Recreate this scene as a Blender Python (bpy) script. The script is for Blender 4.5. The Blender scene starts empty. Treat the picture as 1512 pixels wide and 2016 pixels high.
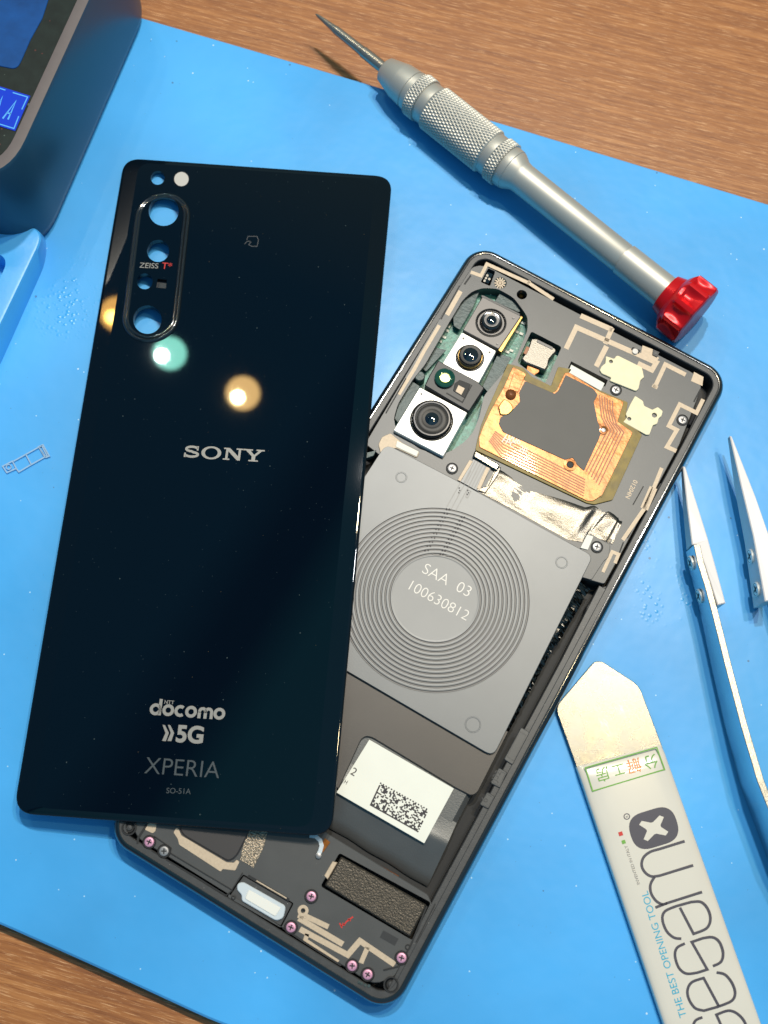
import bpy, bmesh, math, random
from mathutils import Vector, Matrix
from mathutils.geometry import tessellate_polygon
random.seed(7)
SC = bpy.context.scene
PI = math.pi
# ------------------------------------------------------------------ camera, world, lamps, exposure
# one Blender unit is one millimetre
SC.unit_settings.system = 'METRIC'; SC.unit_settings.scale_length = 0.001
CAM_LOC = Vector((12.41988, -60.29975, 258.7521)); CAM_ROT = (0.29549, -0.0279, 0.52482); FPX = 2235.09
cd = bpy.data.cameras.new('camera'); cam = bpy.data.objects.new('camera', cd); SC.collection.objects.link(cam)
cam.location = CAM_LOC; cam.rotation_euler = CAM_ROT
cd.sensor_fit = 'VERTICAL'; cd.sensor_height = 36.0; cd.sensor_width = 27.0; cd.lens = FPX / 2016 * 36
cd.clip_start = 5; cd.clip_end = 6000
cd.dof.use_dof = True; cd.dof.focus_distance = 264; cd.dof.aperture_fstop = cd.lens * 1e-3 / 2 / 0.9
SC.camera = cam
SC.view_settings.view_transform = 'Standard'; SC.view_settings.look = 'None'
SC.view_settings.exposure = 0.27; SC.view_settings.gamma = 1.0; SC.view_settings.use_curve_mapping = False
SC.render.engine = 'CYCLES'; SC.cycles.use_denoising = True; SC.cycles.sample_clamp_indirect = 4.0
SC.cycles.max_bounces = 8; SC.cycles.caustics_reflective = False; SC.cycles.caustics_refractive = False
W = bpy.data.worlds.new('World'); SC.world = W; W.use_nodes = True
wn, wl = W.node_tree.nodes, W.node_tree.links
bg = wn['Background']; bg.inputs['Strength'].default_value = 1.0
# dim bluish surround; dark, paler and greenish bands shaped for the glass back's sheen
wtc = wn.new('ShaderNodeTexCoord'); wsp = wn.new('ShaderNodeSeparateXYZ'); wl.new(wtc.outputs['Generated'], wsp.inputs[0])
def wmath(op, a, b):
    m = wn.new('ShaderNodeMath'); m.operation = op
    for k, q in ((0, a), (1, b)):
        if isinstance(q, (int, float)): m.inputs[k].default_value = q
        else: wl.new(q, m.inputs[k])
    return m.outputs[0]
wz = wmath('MAXIMUM', wsp.outputs[2], 0.05)
wX = wmath('MULTIPLY_ADD', wmath('DIVIDE', wsp.outputs[0], wz), 0.5); wX.node.inputs[2].default_value = 0.5
wY = wmath('DIVIDE', wsp.outputs[1], wz)
wra = wn.new('ShaderNodeValToRGB'); wl.new(wX, wra.inputs['Fac']); el = wra.color_ramp.elements
el[0].position = 0.0; el[0].color = (0.043, 0.123, 0.217, 1); el[1].position = 1.0; el[1].color = (0.102, 0.232, 0.362, 1)
for ps, c in ((0.29, (0.026, 0.119, 0.232, 1)), (0.317, (0.009, 0.041, 0.109, 1)), (0.333, (0.009, 0.041, 0.109, 1)), (0.356, (0.038, 0.203, 0.290, 1)), (0.55, (0.102, 0.246, 0.377, 1))):
    e_ = el.new(ps); e_.color = c
wmr = wn.new('ShaderNodeMapRange'); wmr.inputs['From Min'].default_value = 0.46; wmr.inputs['From Max'].default_value = 0.60; wl.new(wY, wmr.inputs['Value'])
wmx = wn.new('ShaderNodeMix'); wmx.data_type = 'RGBA'; wl.new(wmr.outputs[0], wmx.inputs[0]); wl.new(wra.outputs[0], wmx.inputs[6]); wmx.inputs[7].default_value = (0.109, 0.189, 0.217, 1)
wl.new(wmx.outputs[2], bg.inputs['Color'])

RM = cam.rotation_euler.to_matrix()
def ray(u, v): return (RM @ Vector(((u - 756) / FPX, -(v - 1008) / FPX, -1.0))).normalized()
def unp(u, v, z=0.0):
    d = ray(u, v); t = (z - CAM_LOC.z) / d.z; return CAM_LOC + d * t
# the glass back leans on the phone's long edge, one corner on the mat
CK = 0.0773
def cz(x, y): return 8.2 + CK * (x + 35.8)
CN = Vector((-CK, 0, 1)).normalized(); CP = Vector((-35.8, 0, 8.2))
def uncov(u, v, h=0.0):
    d = ray(u, v); t = ((CP + CN * h - CAM_LOC).dot(CN)) / d.dot(CN); return CAM_LOC + d * t

LAMP_H = 1000.0
def mirror(q, u, v, n):
    d = ray(u, v); m = d - 2 * d.dot(n) * n; return q + m * ((LAMP_H - q.z) / m.z)
def lamp(name, loc, power, col, r=13.0, halo=None, halo_r=23.0, hoff=(0, 0), hcol=(1, 1, 1)):
    for (nm, p, rr, c, dz, off) in ((name, power, r, col, 0, (0, 0)), (name + '_reflector', halo, halo_r, hcol, 6, hoff)):
        if p is None: continue
        ld = bpy.data.lights.new(nm, 'AREA'); ld.shape = 'DISK'; ld.size = 2 * rr; ld.energy = p; ld.color = c
        o = bpy.data.objects.new(nm, ld); SC.collection.objects.link(o)
        o.location = (loc[0] + off[0], loc[1] + off[1], loc[2] + dz)
        o.rotation_euler = (Vector((0, 0, 0)) - Vector(o.location)).to_track_quat('-Z', 'Y').to_euler()
LG = mirror(uncov(318, 700), 318, 700, CN); LY = mirror(uncov(468, 782), 468, 782, CN)
BN = Vector((-CK - 0.078 * 0.9, -0.078 * 0.436, 1)).normalized()
LO = mirror(uncov(224, 622), 224, 622, BN)
P0 = 2.15e6
lamp('ceiling_spot', LG, P0 * 0.16, (0.88, 1.0, 0.94), 6.2, 0.62e5, 21, (4.4, 9.6), (0.34, 1.0, 0.80))
lamp('ceiling_spot', LY, P0 * 0.16, (1.0, 0.84, 0.42), 6.2, 0.62e5, 21, (0, 9.7), (1.0, 0.62, 0.22))
lamp('ceiling_spot', LO, P0 * 0.03, (1.0, 0.60, 0.12), 9, 0.8e5, 24, (0, 9), (1.0, 0.52, 0.12))
lamp('ceiling_spot', (-190, 400, LAMP_H), P0 * 1.95, (1.0, 0.98, 0.95), 19)
lamp('ceiling_spot', (-40, 410, LAMP_H), P0 * 1.3, (1.0, 0.83, 0.52), 19)
lamp('ceiling_spot', (110, 420, LAMP_H), P0 * 0.95, (0.96, 0.98, 1.0), 19)
lamp('ceiling_spot', (195, 225, LAMP_H), P0 * 0.4, (1.0, 0.80, 0.46), 19)

# ------------------------------------------------------------------ materials
def lin(r, g, b):
    f = lambda c: (c / 255 / 12.92) if c / 255 <= 0.04045 else ((c / 255 + 0.055) / 1.055) ** 2.4
    return (f(r), f(g), f(b), 1)
def mat(name, col, rough=0.5, metal=0.0, var=0.0, vscale=0.3, bump=0.0, bscale=2.0, bdist=0.2, coat=0.0, spec=0.5, trans=0.0, alpha=1.0, detail=4.0, specks=None, rvar=0.0, ior=1.5):
    m = bpy.data.materials.new(name); m.use_nodes = True
    n, l = m.node_tree.nodes, m.node_tree.links; b = n['Principled BSDF']
    if len(col) == 3: col = (*col, 1)
    b.inputs['Base Color'].default_value = col; b.inputs['Roughness'].default_value = rough; b.inputs['Metallic'].default_value = metal
    b.inputs['Coat Weight'].default_value = coat; b.inputs['Coat Roughness'].default_value = 0.05
    b.inputs['Specular IOR Level'].default_value = spec; b.inputs['Transmission Weight'].default_value = trans; b.inputs['Alpha'].default_value = alpha
    b.inputs['IOR'].default_value = ior
    tc = n.new('ShaderNodeTexCoord')
    cur = None
    if var or rvar:
        no = n.new('ShaderNodeTexNoise'); no.inputs['Scale'].default_value = vscale; no.inputs['Detail'].default_value = detail
        l.new(tc.outputs['Object'], no.inputs['Vector'])
    if var:
        r = n.new('ShaderNodeValToRGB'); r.color_ramp.elements[0].position = 0.3; r.color_ramp.elements[1].position = 0.7
        r.color_ramp.elements[0].color = tuple(max(0, c * (1 - var)) for c in col[:3]) + (1,)
        r.color_ramp.elements[1].color = tuple(min(1, c * (1 + var)) for c in col[:3]) + (1,)
        l.new(no.outputs['Fac'], r.inputs['Fac']); cur = r.outputs['Color']
    if rvar:
        mr = n.new('ShaderNodeMapRange'); mr.inputs['From Min'].default_value = 0.3; mr.inputs['From Max'].default_value = 0.7
        mr.inputs['To Min'].default_value = max(0.02, rough - rvar); mr.inputs['To Max'].default_value = rough + rvar
        l.new(no.outputs['Fac'], mr.inputs['Value']); l.new(mr.outputs['Result'], b.inputs['Roughness'])
    if specks:
        for (scale, thr, dens, scol) in specks:
            vo = n.new('ShaderNodeTexVoronoi'); vo.inputs['Scale'].default_value = scale
            l.new(tc.outputs['Object'], vo.inputs['Vector'])
            lt = n.new('ShaderNodeMath'); lt.operation = 'LESS_THAN'; lt.inputs[1].default_value = thr
            l.new(vo.outputs['Distance'], lt.inputs[0])
            sp = n.new('ShaderNodeSeparateColor'); l.new(vo.outputs['Color'], sp.inputs[0])
            l2 = n.new('ShaderNodeMath'); l2.operation = 'LESS_THAN'; l2.inputs[1].default_value = dens; l.new(sp.outputs[0], l2.inputs[0])
            mu = n.new('ShaderNodeMath'); mu.operation = 'MULTIPLY'; l.new(lt.outputs[0], mu.inputs[0]); l.new(l2.outputs[0], mu.inputs[1])
            mx = n.new('ShaderNodeMix'); mx.data_type = 'RGBA'; l.new(mu.outputs[0], mx.inputs[0])
            if cur: l.new(cur, mx.inputs[6])
            else: mx.inputs[6].default_value = col
            mx.inputs[7].default_value = scol; cur = mx.outputs[2]
    if cur: l.new(cur, b.inputs['Base Color'])
    if bump:
        n2 = n.new('ShaderNodeTexNoise'); n2.inputs['Scale'].default_value = bscale; n2.inputs['Detail'].default_value = 3
        l.new(tc.outputs['Object'], n2.inputs['Vector'])
        bp = n.new('ShaderNodeBump'); bp.inputs['Strength'].default_value = bump; bp.inputs['Distance'].default_value = bdist
        l.new(n2.outputs['Fac'], bp.inputs['Height']); l.new(bp.outputs['Normal'], b.inputs['Normal'])
    return m

def wood_mat():
    m = bpy.data.materials.new('wood_laminate'); m.use_nodes = True
    n, l = m.node_tree.nodes, m.node_tree.links; b = n['Principled BSDF']
    tc = n.new('ShaderNodeTexCoord')
    rot = n.new('ShaderNodeMapping'); rot.inputs['Rotation'].default_value = (0, 0, -math.radians(15.0))
    l.new(tc.outputs['Object'], rot.inputs['Vector'])
    def noise(sx, sy, scale, detail, dist=0.0, rough=0.55):
        mp = n.new('ShaderNodeMapping'); mp.inputs['Scale'].default_value = (sx, sy, 1); l.new(rot.outputs[0], mp.inputs['Vector'])
        t = n.new('ShaderNodeTexNoise'); t.inputs['Scale'].default_value = scale; t.inputs['Detail'].default_value = detail
        t.inputs['Distortion'].default_value = dist; t.inputs['Roughness'].default_value = rough; l.new(mp.outputs[0], t.inputs['Vector']); return t
    a = noise(0.03, 0.8, 1.2, 8, 0.4)
    r = n.new('ShaderNodeValToRGB'); e = r.color_ramp.elements
    e[0].position = 0.32; e[0].color = lin(142, 86, 44); e[1].position = 0.68; e[1].color = lin(184, 122, 68)
    k = e.new(0.5); k.color = lin(159, 99, 50); l.new(a.outputs['Fac'], r.inputs['Fac'])
    # dark pores
    p = noise(0.11, 2.6, 1.3, 4, 0.2)
    pr = n.new('ShaderNodeValToRGB'); pr.color_ramp.elements[0].position = 0.33; pr.color_ramp.elements[0].color = (0.68, 0.60, 0.53, 1)
    pr.color_ramp.elements[1].position = 0.45; pr.color_ramp.elements[1].color = (1, 1, 1, 1); l.new(p.outputs['Fac'], pr.inputs['Fac'])
    mu = n.new('ShaderNodeMix'); mu.data_type = 'RGBA'; mu.blend_type = 'MULTIPLY'; mu.inputs[0].default_value = 1
    l.new(r.outputs[0], mu.inputs[6]); l.new(pr.outputs[0], mu.inputs[7])
    # pale flecks
    q = noise(0.13, 3.2, 1.3, 3, 0.15, 0.6)
    qr = n.new('ShaderNodeMapRange'); qr.inputs['From Min'].default_value = 0.57; qr.inputs['From Max'].default_value = 0.66; l.new(q.outputs['Fac'], qr.inputs['Value'])
    mx = n.new('ShaderNodeMix'); mx.data_type = 'RGBA'; l.new(qr.outputs[0], mx.inputs[0]); l.new(mu.outputs[2], mx.inputs[6]); mx.inputs[7].default_value = lin(210, 156, 108)
    l.new(mx.outputs[2], b.inputs['Base Color'])
    bp = n.new('ShaderNodeBump'); bp.inputs['Strength'].default_value = 0.35; bp.inputs['Distance'].default_value = 0.15
    l.new(p.outputs['Fac'], bp.inputs['Height']); l.new(bp.outputs[0], b.inputs['Normal'])
    b.inputs['Roughness'].default_value = 0.42
    return m

def mat_mat():
    m = mat('blue_silicone', (0.064, 0.392, 0.82), 0.36, 0, 0.13, 0.02, spec=0.42, detail=8,
            specks=[(0.16, 0.05, 0.35, (0.05, 0.20, 0.40, 1)), (0.33, 0.06, 0.3, (0.40, 0.68, 0.92, 1)), (0.75, 0.07, 0.08, (0.05, 0.22, 0.45, 1)), (0.22, 0.05, 0.25, (0.55, 0.75, 0.92, 1))])
    n, l = m.node_tree.nodes, m.node_tree.links; b = n['Principled BSDF']
    tc = n.new('ShaderNodeTexCoord')
    # moulded pimples showing in worn patches, plus a soft waviness
    vo = n.new('ShaderNodeTexVoronoi'); vo.inputs['Scale'].default_value = 0.85; l.new(tc.outputs['Object'], vo.inputs['Vector'])
    mr = n.new('ShaderNodeMapRange'); mr.inputs['From Min'].default_value = 0.0; mr.inputs['From Max'].default_value = 0.42; mr.inputs['To Min'].default_value = 1; mr.inputs['To Max'].default_value = 0
    l.new(vo.outputs['Distance'], mr.inputs['Value'])
    no = n.new('ShaderNodeTexNoise'); no.inputs['Scale'].default_value = 0.09; no.inputs['Detail'].default_value = 3; l.new(tc.outputs['Object'], no.inputs['Vector'])
    masks = []
    for (cx, cy, rr_) in ((-113, 21, 15), (30, 37, 9), (47, 28, 10)):
        di = n.new('ShaderNodeVectorMath'); di.operation = 'DISTANCE'; l.new(tc.outputs['Object'], di.inputs[0]); di.inputs[1].default_value = (cx, cy, 4.1)
        m1_ = n.new('ShaderNodeMapRange'); m1_.inputs['From Min'].default_value = rr_; m1_.inputs['From Max'].default_value = rr_ * .3; l.new(di.outputs['Value'], m1_.inputs['Value']); masks.append(m1_)
    a1 = n.new('ShaderNodeMath'); a1.operation = 'MAXIMUM'; l.new(masks[0].outputs[0], a1.inputs[0]); l.new(masks[1].outputs[0], a1.inputs[1])
    a2 = n.new('ShaderNodeMath'); a2.operation = 'MAXIMUM'; l.new(a1.outputs[0], a2.inputs[0]); l.new(masks[2].outputs[0], a2.inputs[1])
    nm_ = n.new('ShaderNodeMapRange'); nm_.inputs['From Min'].default_value = 0.4; nm_.inputs['From Max'].default_value = 0.55; l.new(no.outputs['Fac'], nm_.inputs['Value'])
    mk = n.new('ShaderNodeMath'); mk.operation = 'MULTIPLY'; l.new(a2.outputs[0], mk.inputs[0]); l.new(nm_.outputs[0], mk.inputs[1])
    mu = n.new('ShaderNodeMath'); mu.operation = 'MULTIPLY'; l.new(mr.outputs[0], mu.inputs[0]); l.new(mk.outputs[0], mu.inputs[1])
    rg_ = n.new('ShaderNodeMapRange'); rg_.inputs['To Min'].default_value = 0.40; rg_.inputs['To Max'].default_value = 0.09; l.new(mu.outputs[0], rg_.inputs['Value']); rn_ = n.new('ShaderNodeTexNoise'); rn_.inputs['Scale'].default_value = 0.035; rn_.inputs['Detail'].default_value = 6; l.new(tc.outputs['Object'], rn_.inputs['Vector']); ra_ = n.new('ShaderNodeMath'); ra_.operation = 'MULTIPLY_ADD'; l.new(rn_.outputs['Fac'], ra_.inputs[0]); ra_.inputs[1].default_value = 0.28; l.new(rg_.outputs[0], ra_.inputs[2]); rb_ = n.new('ShaderNodeMath'); rb_.operation = 'SUBTRACT'; l.new(ra_.outputs[0], rb_.inputs[0]); rb_.inputs[1].default_value = 0.16; l.new(rb_.outputs[0], b.inputs['Roughness'])
    n3 = n.new('ShaderNodeTexNoise'); n3.inputs['Scale'].default_value = 0.12; n3.inputs['Detail'].default_value = 2; l.new(tc.outputs['Object'], n3.inputs['Vector'])
    ad = n.new('ShaderNodeMath'); ad.operation = 'ADD'; m3_ = n.new('ShaderNodeMath'); m3_.operation = 'MULTIPLY'; m3_.inputs[1].default_value = 1.3; l.new(mu.outputs[0], m3_.inputs[0]); l.new(m3_.outputs[0], ad.inputs[0]); l.new(n3.outputs['Fac'], ad.inputs[1])
    bp = n.new('ShaderNodeBump'); bp.inputs['Strength'].default_value = 0.4; bp.inputs['Distance'].default_value = 0.3
    l.new(ad.outputs[0], bp.inputs['Height']); l.new(bp.outputs[0], b.inputs['Normal'])
    return m

M = {}
M['wood'] = wood_mat(); M['mat'] = mat_mat()
M['glass_black'] = mat('black_glass', (0.001, 0.003, 0.006), 0.015, 0, spec=0.5, rvar=0.006, vscale=0.05,
                       specks=[(0.45, 0.06, 0.14, (0.06, 0.08, 0.08, 1)), (1.3, 0.10, 0.07, (0.035, 0.05, 0.055, 1)), (0.8, 0.05, 0.03, (0.14, 0.10, 0.05, 1))])
M['bezel'] = mat('black_bezel', (0.006, 0.007, 0.008), 0.12, 0.0, spec=0.8, coat=0.6)
M['print_silver'] = mat('silver_print', lin(146, 142, 136), 0.4, 0.15)
M['print_dim'] = mat('dim_print', lin(60, 68, 72), 0.45, 0.1)
M['print_faint'] = mat('faint_print', lin(24, 32, 42), 0.4)
M['print_red'] = mat('red_print', lin(205, 40, 30), 0.45)
M['white'] = mat('white_plastic', lin(228, 218, 208), 0.5)
M['rim'] = mat('gloss_black_rim', (0.006, 0.007, 0.008), 0.16, 0.0, spec=0.7, coat=0.7, bump=0.05, bscale=0.4)
M['ledge'] = mat('charcoal_ledge', lin(66, 65, 65), 0.42, 0.1, 0.12, 0.6, bump=0.15, bscale=3, bdist=0.1, specks=[(1.6, 0.12, 0.05, lin(140, 135, 128))])
M['plate'] = mat('charcoal_plastic', lin(74, 73, 72), 0.38, 0.0, 0.08, 0.15, bump=0.12, bscale=5, bdist=0.08, specks=[(1.2, 0.07, 0.05, lin(130, 128, 124))])
M['dark'] = mat('dark_part_gap_shade', lin(20, 20, 22), 0.6)  # near-black for dark parts; also painted on as the shade of gaps
M['black'] = mat('black_plastic', lin(38, 38, 40), 0.45, bump=0.1, bscale=3, bdist=0.1)
M['trace'] = mat('beige_antenna', lin(200, 178, 152), 0.5, 0.1, 0.08, 2.0, bump=0.1, bscale=8, bdist=0.05)
M['cream'] = mat('cream_foam', lin(252, 236, 196), 0.7, 0, 0.04, 0.6, bump=0.1, bscale=5, bdist=0.1)
M['label'] = mat('white_label', lin(240, 236, 222), 0.55, 0, 0.02, 0.2)
M['label_dim'] = mat('grey_white_diffuser', lin(196, 190, 182), 0.5)
M['pcb'] = mat('green_circuit_board', lin(70, 140, 122), 0.4, 0, 0.45, 0.9, bump=0.3, bscale=1.5, specks=[(0.9, 0.2, 0.3, lin(170, 190, 170)), (1.6, 0.2, 0.25, lin(40, 60, 55))])
M['tape'] = mat('hazy_film', lin(62, 76, 76), 0.4, 0.1, 0.2, 0.5, spec=0.35, bump=0.25, bscale=1.3, bdist=0.3)
M['steel'] = mat('brushed_steel', lin(112, 108, 101), 0.38, 0.8, bump=0.35, bscale=4, bdist=0.1)
M['white_metal'] = mat('pale_metal', lin(243, 240, 232), 0.42, 0.35)
M['cam_grey'] = mat('grey_module', lin(98, 94, 92), 0.42, 0.3)
M['gold'] = mat('gold_metal', lin(158, 128, 76), 0.38, 1.0, 0.2, 2.0)
M['lens'] = mat('lens_glass', (0.004, 0.005, 0.007), 0.04, 0, spec=0.8, coat=1.0)
M['lens_dark'] = mat('lens_barrel', lin(15, 15, 16), 0.38, 0.0, spec=0.25)
M['lens_grey'] = mat('lens_ring', lin(72, 70, 70), 0.35, 0.3)
M['lens_green'] = mat('green_lens', lin(30, 80, 62), 0.12, 0.2, coat=0.8)
M['spark'] = mat('lemon_reflector', lin(216, 220, 140), 0.25, 0.7, 0.5, 2.2)
M['polyimide'] = mat('orange_polyimide', lin(148, 84, 2), 0.30, 0.3, 0.2, 0.25, bump=0.35, bscale=0.3, bdist=0.5, coat=0.12)
M['copper'] = mat('copper_traces', lin(116, 62, 14), 0.4, 0.2, bump=0.1, bscale=1)
M['kapton'] = mat('olive_film', lin(128, 104, 8), 0.4, 0.0, 0.3, 0.4, spec=0.3, bump=0.2, bscale=0.6)
M['graphite'] = mat('graphite_sheet', lin(66, 64, 61), 0.5, 0.1, 0.05, 0.15)
M['foil'] = mat('silver_foil', lin(84, 81, 76), 0.25, 1.0, 0.15, 0.4, bump=0.3, bscale=4.0, bdist=0.1)
M['coil'] = mat('grey_metal_sheet', lin(106, 107, 108), 0.44, 0.55, 0.06, 0.05, bump=0.16, bscale=6, bdist=0.06)
M['groove'] = mat('coil_groove', lin(108, 106, 105), 0.5, 0.5)
M['etched'] = mat('pale_etching', lin(205, 200, 193), 0.5, 0.2)
M['brown'] = mat('bronze_sheet', lin(76, 71, 67), 0.38, 0.3, 0.05, 0.1, bump=0.15, bscale=5, bdist=0.06)
M['battery'] = mat('grey_battery_pouch', lin(90, 90, 89), 0.38, 0.2, 0.06, 0.15, bump=0.25, bscale=3, bdist=0.12)
M['ink'] = mat('black_ink', lin(52, 46, 50), 0.6)
M['speckled'] = mat('speckled_mesh', lin(74, 67, 58), 0.36, 0.5, 0.35, 2.6, bump=0.5, bscale=2.8, bdist=0.2)
M['speckled_pale'] = mat('pale_speckled_mesh', lin(150, 136, 118), 0.35, 0.6, 0.6, 2.6, bump=0.9, bscale=2.6, bdist=0.3)
M['pad'] = mat('dark_pad', lin(58, 53, 52), 0.42)
M['gasket'] = mat('milky_gasket', lin(205, 212, 216), 0.4)
M['gasket_white'] = mat('white_gasket', lin(236, 232, 222), 0.5)
M['pink'] = mat('pink_screw', lin(222, 160, 184), 0.36, 0.5)
M['screw'] = mat('bright_screw', lin(150, 148, 148), 0.4, 0.6)
M['alu'] = mat('satin_aluminium', lin(192, 188, 178), 0.46, 0.55, 0.03, 0.1)
M['alu_dark'] = mat('dark_aluminium', lin(128, 126, 122), 0.36, 0.9)
M['bit'] = mat('polished_steel', lin(176, 166, 152), 0.3, 0.85)
M['red'] = mat('red_anodised', lin(218, 20, 28), 0.3, 0.4, bump=0.03, bscale=2)
M['ceramic'] = mat('white_ceramic', lin(232, 224, 220), 0.38)
M['arm'] = mat('tweezer_steel', lin(206, 212, 218), 0.24, 1.0, 0.06, 0.2)
M['arm_edge'] = mat('rough_steel_edge', lin(172, 165, 150), 0.42, 1.0, 0.25, 3.0, bump=0.5, bscale=4, bdist=0.12)
M['blade'] = mat('worn_steel_blade', lin(130, 128, 122), 0.25, 0.95, 0.15, 0.22, bump=0.25, bscale=5, bdist=0.06, rvar=0.08)
M['sleeve'] = mat('beige_gloss_sleeve', lin(224, 215, 200), 0.22, 0, 0.02, 0.1, coat=0.8)
M['p_green'] = mat('green_print', lin(110, 168, 60), 0.5)
M['p_orange'] = mat('orange_print', lin(235, 140, 60), 0.5)
M['p_dark'] = mat('charcoal_print', lin(70, 66, 76), 0.45)
M['p_cyan'] = mat('cyan_print', lin(40, 170, 200), 0.5)
M['p_grey'] = mat('grey_print', lin(130, 125, 122), 0.5)
M['box'] = mat('dark_blue_plastic', (0.010, 0.060, 0.115), 0.36, 0, spec=0.7)
M['box_rim'] = mat('taupe_rim', lin(98, 88, 87), 0.6, 0, 0.05, 0.5)
M['box_top'] = mat('scratched_black_top', lin(24, 33, 30), 0.45, 0, 0.3, 0.35, spec=0.25, specks=[(0.4, 0.16, 0.2, lin(88, 98, 90)), (0.8, 0.12, 0.12, lin(120, 118, 110)), (0.5, 0.12, 0.12, lin(86, 44, 40))])
M['box_blue'] = mat('blue_film', lin(14, 70, 132), 0.5, 0, 0.3, 0.12, spec=0.2, specks=[(0.35, 0.12, 0.2, lin(130, 170, 200))])
M['sticker'] = mat('blue_sticker', lin(6, 56, 200), 0.5, spec=0.2)
M['sticker_line'] = mat('sticker_print', lin(80, 170, 240), 0.5)
M['tray'] = mat('blue_tray_silicone', (0.07, 0.41, 0.86), 0.36, 0, 0.05, 0.08, bump=0.15, bscale=0.8)
M['clear'] = mat('clear_plastic', lin(176, 208, 235), 0.15, 0, alpha=0.75, coat=0.5)
M['teal'] = mat('teal_board', lin(40, 120, 112), 0.4)

# ------------------------------------------------------------------ builders
ORG = {}
def finish(name, verts, faces, mats, parent=None, fm=None, smooth=False, origin=None):
    me = bpy.data.meshes.new(name)
    if parent is not None: org = ORG[parent.name]
    else:
        if origin is None:
            xs = [v[0] for v in verts]; ys = [v[1] for v in verts]; zs = [v[2] for v in verts]
            origin = ((min(xs) + max(xs)) / 2, (min(ys) + max(ys)) / 2, min(zs))
        org = Vector(origin)
    me.from_pydata([tuple(Vector(v) - org) for v in verts], [], faces)
    for m in (mats if isinstance(mats, (list, tuple)) else [mats]): me.materials.append(M[m])
    if fm:
        for p, k in zip(me.polygons, fm): p.material_index = k
    if smooth:
        for p in me.polygons: p.use_smooth = True
    me.validate(); me.update()
    o = bpy.data.objects.new(name, me); SC.collection.objects.link(o)
    if parent is not None: o.parent = parent
    else: o.location = org
    ORG[o.name] = Vector(org)
    return o
def root(name, loc, label, cat, group=None):
    o = bpy.data.objects.new(name, None); o.empty_display_size = 5; SC.collection.objects.link(o); o.location = loc
    o['label'] = label; o['category'] = cat
    if group: o['group'] = group
    ORG[o.name] = Vector(loc); return o
def tag(o, label, cat): o['label'] = label; o['category'] = cat; return o

ZR = {'a': (720, 480, 3.78), 'b': (1000, 560, 3.2523), 'c': (680, 860, 2.7), 'd': (200, 1560, 2.1), 'e': (600, 1400, 2.7), 'f': (1080, 1280, 2.7389),
      'g': (1280, 840, 2.88), 'h': (220, 1600, 5.04), 'i': (600, 0, 3.287), 'j': (960, 280, 2.9077), 'k': (0, 0, 4.2), 'l': (0, 400, 4.03125),
      'm': (180, 560, 3.979), 'n': (180, 280, 2.4387), 'o': (0, 780, 2.7), 'p': (0, 1340, 2.1), 's': (0, 0, 1)}
def zp(k, x, y): a, b, s = ZR[k]; return a + x / s, b + y / s
def T(k, z):                                  # survey frame k -> point on the horizontal plane at height z
    return lambda x, y: unp(*zp(k, x, y), z)
def TC(k, h):                                 # same, on the leaning glass back
    return lambda x, y: uncov(*zp(k, x, y), h)
def TB(p0, p1, w, h=0.0):                     # local x along p0 -> p1, local y to its left
    p0 = Vector(p0); p1 = Vector(p1); ex = (p1 - p0) / w; ey = Vector((-ex.y, ex.x, 0)); 
    def f(x, y):
        q = p0 + ex * x + ey * y; return Vector((q.x, q.y, q.z + h))
    return f
def TBC(p0, p1, w, h=0.0):
    g = TB(p0, p1, w)
    def f(x, y):
        q = g(x, y); return Vector((q.x, q.y, cz(q.x, q.y) + h))
    return f
def area(p): return 0.5 * sum(p[i][0] * p[(i + 1) % len(p)][1] - p[(i + 1) % len(p)][0] * p[i][1] for i in range(len(p)))
def ccw(p): return list(p) if area(p) > 0 else list(reversed(p))
def fillet(p, r, n=5):
    out = []; N = len(p)
    for i in range(N):
        a, b, c = Vector(p[i - 1][:2]), Vector(p[i][:2]), Vector(p[(i + 1) % N][:2])
        rr = r[i] if isinstance(r, (list, tuple)) else r
        da, dc = (a - b), (c - b); la, lc = da.length, dc.length
        t = min(rr, la * 0.48, lc * 0.48)
        if t < 1e-4: out.append((b.x, b.y)); continue
        s, e = b + da * (t / la), b + dc * (t / lc)
        for k in range(n + 1):
            u = k / n; q = s * (1 - u) ** 2 + b * (2 * u * (1 - u)) + e * u * u; out.append((q.x, q.y))
    return out
def offset(p, d):                             # inward for ccw loops
    out = []; N = len(p)
    for i in range(N):
        a, b, c = Vector(p[i - 1][:2]), Vector(p[i][:2]), Vector(p[(i + 1) % N][:2])
        u, v = (b - a), (c - b)
        if u.length < 1e-7 or v.length < 1e-7: out.append((b.x, b.y)); continue
        u.normalize(); v.normalize(); n1 = Vector((-u.y, u.x)); n2 = Vector((-v.y, v.x)); m = n1 + n2
        if m.length < 1e-4: m = n1.copy()
        m.normalize(); k = d / max(0.45, m.dot(n1)); out.append((b.x + m.x * k, b.y + m.y * k))
    return out
def circ(x, y, r, n=28, ry=None, a0=0.0): return [(x + r * math.cos(a0 + 2 * PI * i / n), y + (ry or r) * math.sin(a0 + 2 * PI * i / n)) for i in range(n)]
def arc(x, y, r, a, b, n=12, ry=None):
    return [(x + r * math.cos(math.radians(a + (b - a) * i / n)), y + (ry or r) * math.sin(math.radians(a + (b - a) * i / n))) for i in range(n + 1)]
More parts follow.
